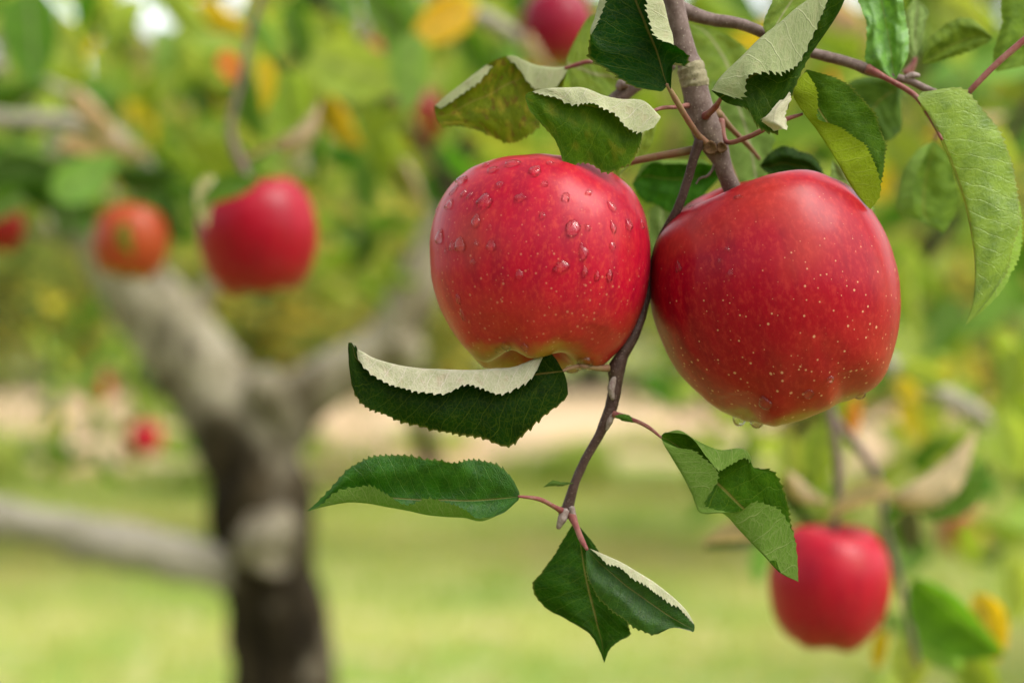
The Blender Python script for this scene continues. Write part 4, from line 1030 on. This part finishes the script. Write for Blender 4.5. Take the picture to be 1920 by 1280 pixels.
for a in [(432, 125, 1.25, 78, 62, (.85, .24, .05), 10, 0, 5), (480, 190, 1.25, 140, 80, C_MID, 35, 0, 2), (486, 160, 1.27, 120, 95, C_YEL, -30, 0, 2), (548, 190, 1.35, 130, 80, C_YG, 10, 0, 0), (560, 245, 1.2, 125, -38, C_TAN, 62, 0, 3),
          (432, 365, 1.07, 120, 160, C_MID, 40, 0, 2), (388, 372, 1.08, 95, 110, (.62, .56, .42), 30, 0, 1), (425, 345, 1.14, 70, 175, C_DEEP, 30, 0, 1), (600, 285, 1.3, 90, 110, C_MID, 45, 0, 1), (520, 330, 1.3, 80, 30, C_YG, 45, 0, 1)]:
    place_leaf(B2, *a[:6], a[6], a[7], a[8])
B3 = branch(650, 100, 1.5, 'blurred bunch of yellow-green leaves left of the sharp twisted leaf')
tube('bough', [(560, -60, 26), (640, 60, 24), (700, 150, 24), (770, 240, 22), (830, 330, 20), (850, 420, 14)], 1.75, M_BARKD, B3, 12, .1)
for a in [(660, 130, 1.4, 190, 20, C_LIME, 10, 0, 5), (640, 100, 1.45, 160, 60, C_YG, 0, 0, 0), (700, 160, 1.45, 150, 110, C_YG, 20, 0, 0), (600, 170, 1.5, 130, 80, C_LIME, 20, 0, 0), (772, 130, 1.35, 155, 92, C_SAGE, 25, 0, 5),
          (500, 60, 1.5, 110, 60, C_SAGE, 30, 0, 0), (770, 50, 1.6, 90, 80, C_PINK, 10, 0, 0), (560, 60, 1.6, 120, 70, C_MID, 0, 0, 0), (720, 20, 1.5, 120, 45, C_MID, 0, 0, 0), (850, 25, 1.5, 120, 150, C_YEL, 20, 0, 5), (835, 40, 1.48, 130, 150, (.8, .40, .01), 10, 0, 5),
          (900, 100, 1.5, 130, 60, C_MID, 20, 0, 0), (880, 160, 1.6, 130, 80, C_YG, 0, 0, 0), (640, 225, 1.5, 120, 60, C_YEL, 30, 0, 0), (740, 300, 1.5, 150, 70, C_YG, 45, 0, 0), (770, 340, 1.5, 110, 75, C_TAN, 30, 0, 1),
          (960, 130, 1.6, 110, 100, C_SAGE, 20, 0, 1), (720, 240, 1.6, 120, 150, C_YG, 0, 0, 0), (1010, 215, 1.6, 120, 40, C_YG, 0, 0, 0), (930, 310, 1.7, 120, 0, C_YG, 30, 0, 0), (690, 340, 1.7, 120, 90, C_MID, 10, 0, 0)]:
    place_leaf(B3, *a[:6], a[6], a[7], a[8])
fill(B3, 400, 1080, -60, 330, 1.5, 2.2, 60, 'light')
fill(B3, 400, 1100, -60, 420, 2.2, 3.0, 60, 'mix')
B4 = branch(920, 30, 1.6, 'pale blurred branch at the top beside the half-hidden apple')
tube('bough', [(1120, -120, 60), (1020, 10, 56), (960, 110, 50), (900, 230, 46), (850, 330, 40), (840, 430, 30)], 1.9, M_BARKD, B4, 14, .1)
tube('bough', [(830, 0, 26), (880, 22, 30), (930, 45, 32), (975, 75, 26), (1010, 110, 20), (1040, 150, 14)], 1.55, M_LIMB, B4, 14, .1)
for a in [(1005, 95, 1.45, 80, 70, C_TAN, 45, 0, 1), (1150, 60, 1.4, 120, 80, C_LIME, 0, 0, 0), (1080, 200, 1.7, 130, 60, C_YG, 0, 0, 0), (960, 200, 1.7, 110, 80, C_MID, 0, 0, 0)]:
    place_leaf(B4, *a[:6], a[6], a[7], a[8])
fill(B4, 1040, 1300, 0, 420, 1.9, 2.8, 20, 'light')
# right-hand side
B5 = branch(1750, 730, 1.5, 'pale grey blurred branch crossing behind the crimson apple on its right')
tube('bough', [(1500, 590, 24), (1600, 640, 28), (1680, 690, 34), (1760, 735, 36), (1830, 775, 34), (1850, 790, 30)], 1.5, M_LIMB, B5, 14, .1)
for a in [(1730, 700, 1.45, 110, 20, C_LIME, 20, 0, 0), (1700, 730, 1.4, 60, 40, C_YEL, 0, 0, 0), (1600, 780, 1.3, 90, 100, C_ORG, 20, 0, 1), (1580, 770, 1.32, 110, 70, C_YG, 20, 0, 0), (1890, 830, 1.5, 130, 70, C_LIME, 0, 0, 0), (1900, 700, 1.6, 120, 90, C_YG, 0, 0, 0)]:
    place_leaf(B5, *a[:6], a[6], a[7], a[8])
fill(B5, 1640, 1980, 420, 900, 1.6, 2.5, 62, 'light')
fill(B5, 1230, 1660, 540, 960, 2.0, 3.0, 34, 'light')
B6 = branch(1580, 930, 1.0, 'blurred twigs with dry-looking curled leaves carrying the lower right apple')
tube('twig', [(1545, 700, 16), (1562, 800, 18), (1572, 880, 18), (1572, 945, 16), (1562, 1000, 14)], .99, M_TWIG, B6, 12, .12)
tube('twig', [(1560, 780, 14), (1602, 830, 17), (1632, 870, 17), (1650, 915, 16), (1660, 990, 14), (1680, 1060, 14), (1695, 1120, 14), (1720, 1250, 12)], 1.04, M_TWIG, B6, 12, .12)
for a in [(1750, 890, 1.0, 210, -27, C_TAN, 68, 0, 3), (1780, 915, 1.02, 170, -28, C_MID, 40, 0, 2), (1620, 935, .98, 130, 175, C_TAN, 60, 0, 1), (1690, 945, 1.02, 80, 150, C_MID, 50, 0, 1), (1510, 915, 1.0, 110, 45, C_TAN, 55, 0, 3),
          (1490, 930, 1.02, 90, 60, C_DEEP, 30, 0, 2), (1385, 1002, .92, 120, 190, C_TAN, 62, 0, 1), (1378, 1022, .93, 110, 175, C_DEEP, 45, 0, 2), (1710, 990, 1.2, 90, 90, (.05, .04, .02), 40, 0, 0),
          (1790, 1150, 1.0, 230, 42, (.10, .24, .01), 35, 0, 2), (1850, 1170, 1.02, 140, 70, C_YEL, 0, 0, 0), (1750, 1180, 1.05, 180, 60, C_SAGE, 20, 0, 0), (1650, 1215, 1.0, 80, 110, C_YEL, 30, 0, 1), (1700, 1240, 1.1, 130, 80, C_LIME, 0, 0, 0),
          (1830, 1250, 1.1, 150, 60, C_YG, 20, 0, 0), (1430, 1050, 1.2, 90, 110, C_SAGE, 30, 0, 0), (1540, 850, 1.1, 130, 95, C_YG, 20, 0, 0), (1480, 860, 1.3, 100, 80, C_LIME, 0, 0, 0), (1900, 1100, 1.4, 130, 80, C_LIME, 0, 0, 0)]:
    place_leaf(B6, *a[:6], a[6], a[7], a[8])
fill(B6, 1640, 1960, 900, 1320, 1.6, 2.4, 22, 'light')
B7 = branch(1640, 60, 1.6, 'blurred leafy shoots high on the right behind the long twig')
tube('bough', [(2050, 120, 30), (1900, 240, 28), (1780, 420, 24), (1700, 560, 18), (1650, 700, 12)], 2.0, M_BARKD, B7, 12, .1)
for a in [(1580, 30, 1.7, 100, 30, C_PINK, 30, 0, 0), (1640, 90, 1.6, 100, 80, C_TAN, 40, 0, 1), (1810, 230, 1.3, 150, 10, C_TAN, 50, 0, 1), (1850, 270, 1.4, 140, 40, C_LIME, 0, 0, 0), (1560, 180, 1.6, 110, 90, C_ORG, 40, 0, 1), (1800, 30, 1.6, 130, 30, C_LIME, 0, 0, 0)]:
    place_leaf(B7, *a[:6], a[6], a[7], a[8])
fill(B7, 1280, 1980, -60, 300, 1.6, 2.6, 95, 'mix')
fill(B7, 1300, 1980, 200, 520, 1.8, 2.8, 50, 'light')
B8 = branch(300, 800, 3.6, 'small drooping branch with a tiny red apple, low behind the forked trunk')
tube('bough', [(420, 500, 24), (350, 620, 20), (290, 720, 16), (250, 820, 12)], 3.7, M_BARKD, B8, 10, .1)
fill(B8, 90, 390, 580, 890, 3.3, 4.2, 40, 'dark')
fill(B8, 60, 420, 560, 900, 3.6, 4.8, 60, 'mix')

B9 = empty('apple_branch', P(1300, -900, .75), 'unseen leafy bough added above the frame to shade the apples and reflect in them', 'branch')  # added out of frame: blocks top light and breaks up the apples' reflections
tube('bough', [(1262, -60, 44, -40), (1240, -300, 50, -60), (1200, -700, 56, -200), (1100, -1200, 60, -500), (900, -1700, 66, -900)], .62, M_TWIG, B9, 14, .08)
tube('twig', [(1236, -330, 20, -60), (1400, -520, 18, 0), (1600, -640, 16, 200), (1800, -900, 12, 300)], .62, M_TWIG, B9, 10, .08)
for _ in range(46):
    z = random.uniform(.42, .85); y = random.uniform(-260, -1500)
    place_leaf(B9, random.gauss(1250, 330), y, z, random.uniform(260, 400)*.6/z, random.gauss(90, 70), random.choice([(.02, .08, .004), (.05, .15, .006), (.12, .22, .01)]), random.uniform(-80, 80), random.uniform(-70, 70))
# ------------------------------------------------------------------ soft-focus apples
GRP = None
def far_apple(cen, d, size, tilt, roll, label, color, alpha, seed, to=None):
    o, R, r = make_apple(cen, d, size, tilt, roll, label, GRP, color, alpha, seed=seed, res=(40, 48))
    apple_stem(o, R, r, to, .0014); return o
far_apple((482, 440), 1.15, 222, 6, -4, 'round red blurred apple with a leaf on its shoulder, in the left half', (.33, .0004, .014), .9, .4, P(465, 345, 1.17))
far_apple((246, 452), 1.5, 140, -6, 8, 'small orange and yellow blurred apple left of the round red one', (.34, .06, .012), 0.0, 3.0)
place_leaf(B1, 238, 448, 1.36, 74, 100, (.16, .20, .03), 30, 20, 1)
far_apple((1556, 1096), .98, 232, 3, 4, 'blurred light red apple in the lower right corner area', (.40, .004, .02), .8, 5.0, P(1563, 1000, .99))
far_apple((1045, 52), 1.5, 140, 0, 0, 'dark red blurred apple cut by the top edge, behind the yellow leaf', (.24, .001, .02), .9, 1.7)
far_apple((272, 822), 3.6, 62, 0, 0, 'tiny bright red blurred apple low behind the forked trunk', (.5, .006, .02), .9, 2.2)
far_apple((-4, 425), 1.7, 100, 0, 0, 'dark red blurred apple cut by the left edge', (.20, .004, .004), .8, .9)
far_apple((775, 218), 1.9, 118, 0, 10, 'brownish red blurred apple left of the twisted yellowing leaf', (.17, .025, .008), .6, 4.1)
far_apple((700, 112), 2.2, 66, 0, 0, 'small dull red blurred apple among the yellow-green leaves', (.36, .02, .03), .7, 3.3)
far_apple((1806, 995), 3.0, 84, 0, 0, 'dull red blurred apple at the right edge of the picture, beyond the curled leaf', (.40, .04, .05), .6, 3.8)
far_apple((182, 730), 4.4, 56, 0, 0, 'faint red blurred apple just above the tiny bright one', (.42, .03, .03), .6, 1.2)
far_apple((330, 118), 3.4, 66, 0, 0, 'faint brownish apple against the distant trees, upper left', (.30, .04, .03), .6, 2.9)
#far_apple((700, 785), 5.2, 50, 0, 0, 'faint red apple seen between the trunk fork and the folded leaf', (.50, .03, .03), .6, 2.5)
#far_apple((845, 830), 6.0, 44, 0, 0, 'faint red apple seen under the folded cream leaf', (.50, .03, .03), .6, .5)

# ------------------------------------------------------------------ orchard rows and wood
def tree_copy(k, x, y, rz, s, label, group, drop=0.0):
    tm, cm, tips = TREES[k]
    t = empty('apple_tree', (x, y, 0), label, 'tree', group); t.rotation_euler.z = rz; t.scale = (s, s, s)
    for nm, me in (('trunk', tm), ('crown', cm)):
        o = bpy.data.objects.new(nm, me); COL.objects.link(o); o.parent = t
        if nm == 'crown': o['kind'] = 'stuff'
    return t
G_ = 'orchard trees in soft focus behind'
for i, (x, y, s) in enumerate([(-4.1, 10.3, 1.2), (-1.6, 10.8, 1.2), (1.85, 10.6, 1.2), (4.3, 10.9, 1.1), (3.35, 6.2, .98), (-6.2, 14.8, 1.2), (-2.15, 15.2, 1.2), (-.8, 15.9, 1.3), (2.45, 15.0, 1.15), (6.0, 15.4, 1.2)]):
    tree_copy(i % 3, x, y, i*2.1, s, 'blurred orchard tree with yellow-green leaves behind the near branches', G_)
for i, (x, y, s) in enumerate([(-5.0, -3.6, 1.1), (-1.6, -4.4, 1.15), (1.9, -4.2, 1.1), (5.2, -3.4, 1.1)]):  # unseen trees added behind the camera to darken reflections and side light
    tree_copy(i % 3, x, y, i*1.3, s, 'unseen orchard tree added behind the camera to shade and reflect in the apples', 'orchard trees added behind the camera')
wood = []
for s in range(2):
    (tv, tf), (lv, lf, T), tips = tree_meshes(300+s, H=14, R=4.2, nleaf=11000, trunkh=2.2, leafsize=.6, low=1.5, trad=.2)
    wood.append((mk_mesh('trunk', tv, tf, M_BARKD), mk_mesh('crown', lv, lf, M_FAR, {'tone': ('FLOAT', T)})))
for i in range(28):
    x = (-30+i*4.1 if i < 16 else -25+(i-16)*4.6)+random.uniform(-.8, .8); y = random.uniform(49, 56) if i < 16 else random.uniform(60, 68)
    px_ = 960+x/y*FOC; top = (640-(random.uniform(-5, 25) if px_ < 430 else random.uniform(-160, -60)))/FOC*y+CAMZ
    s = top/max(v.co.z for v in wood[i % 2][1].vertices)
    t = empty('broadleaf_tree', (x, y, 0), 'dark blurred woodland tree beyond the pale road', 'tree', 'woodland trees beyond the road'); t.rotation_euler.z = i*1.7; t.scale = (s, s, s)
    for nm, me in zip(('trunk', 'crown'), wood[i % 2]):
        o = bpy.data.objects.new(nm, me); COL.objects.link(o); o.parent = t
        if nm == 'crown': o['kind'] = 'stuff'
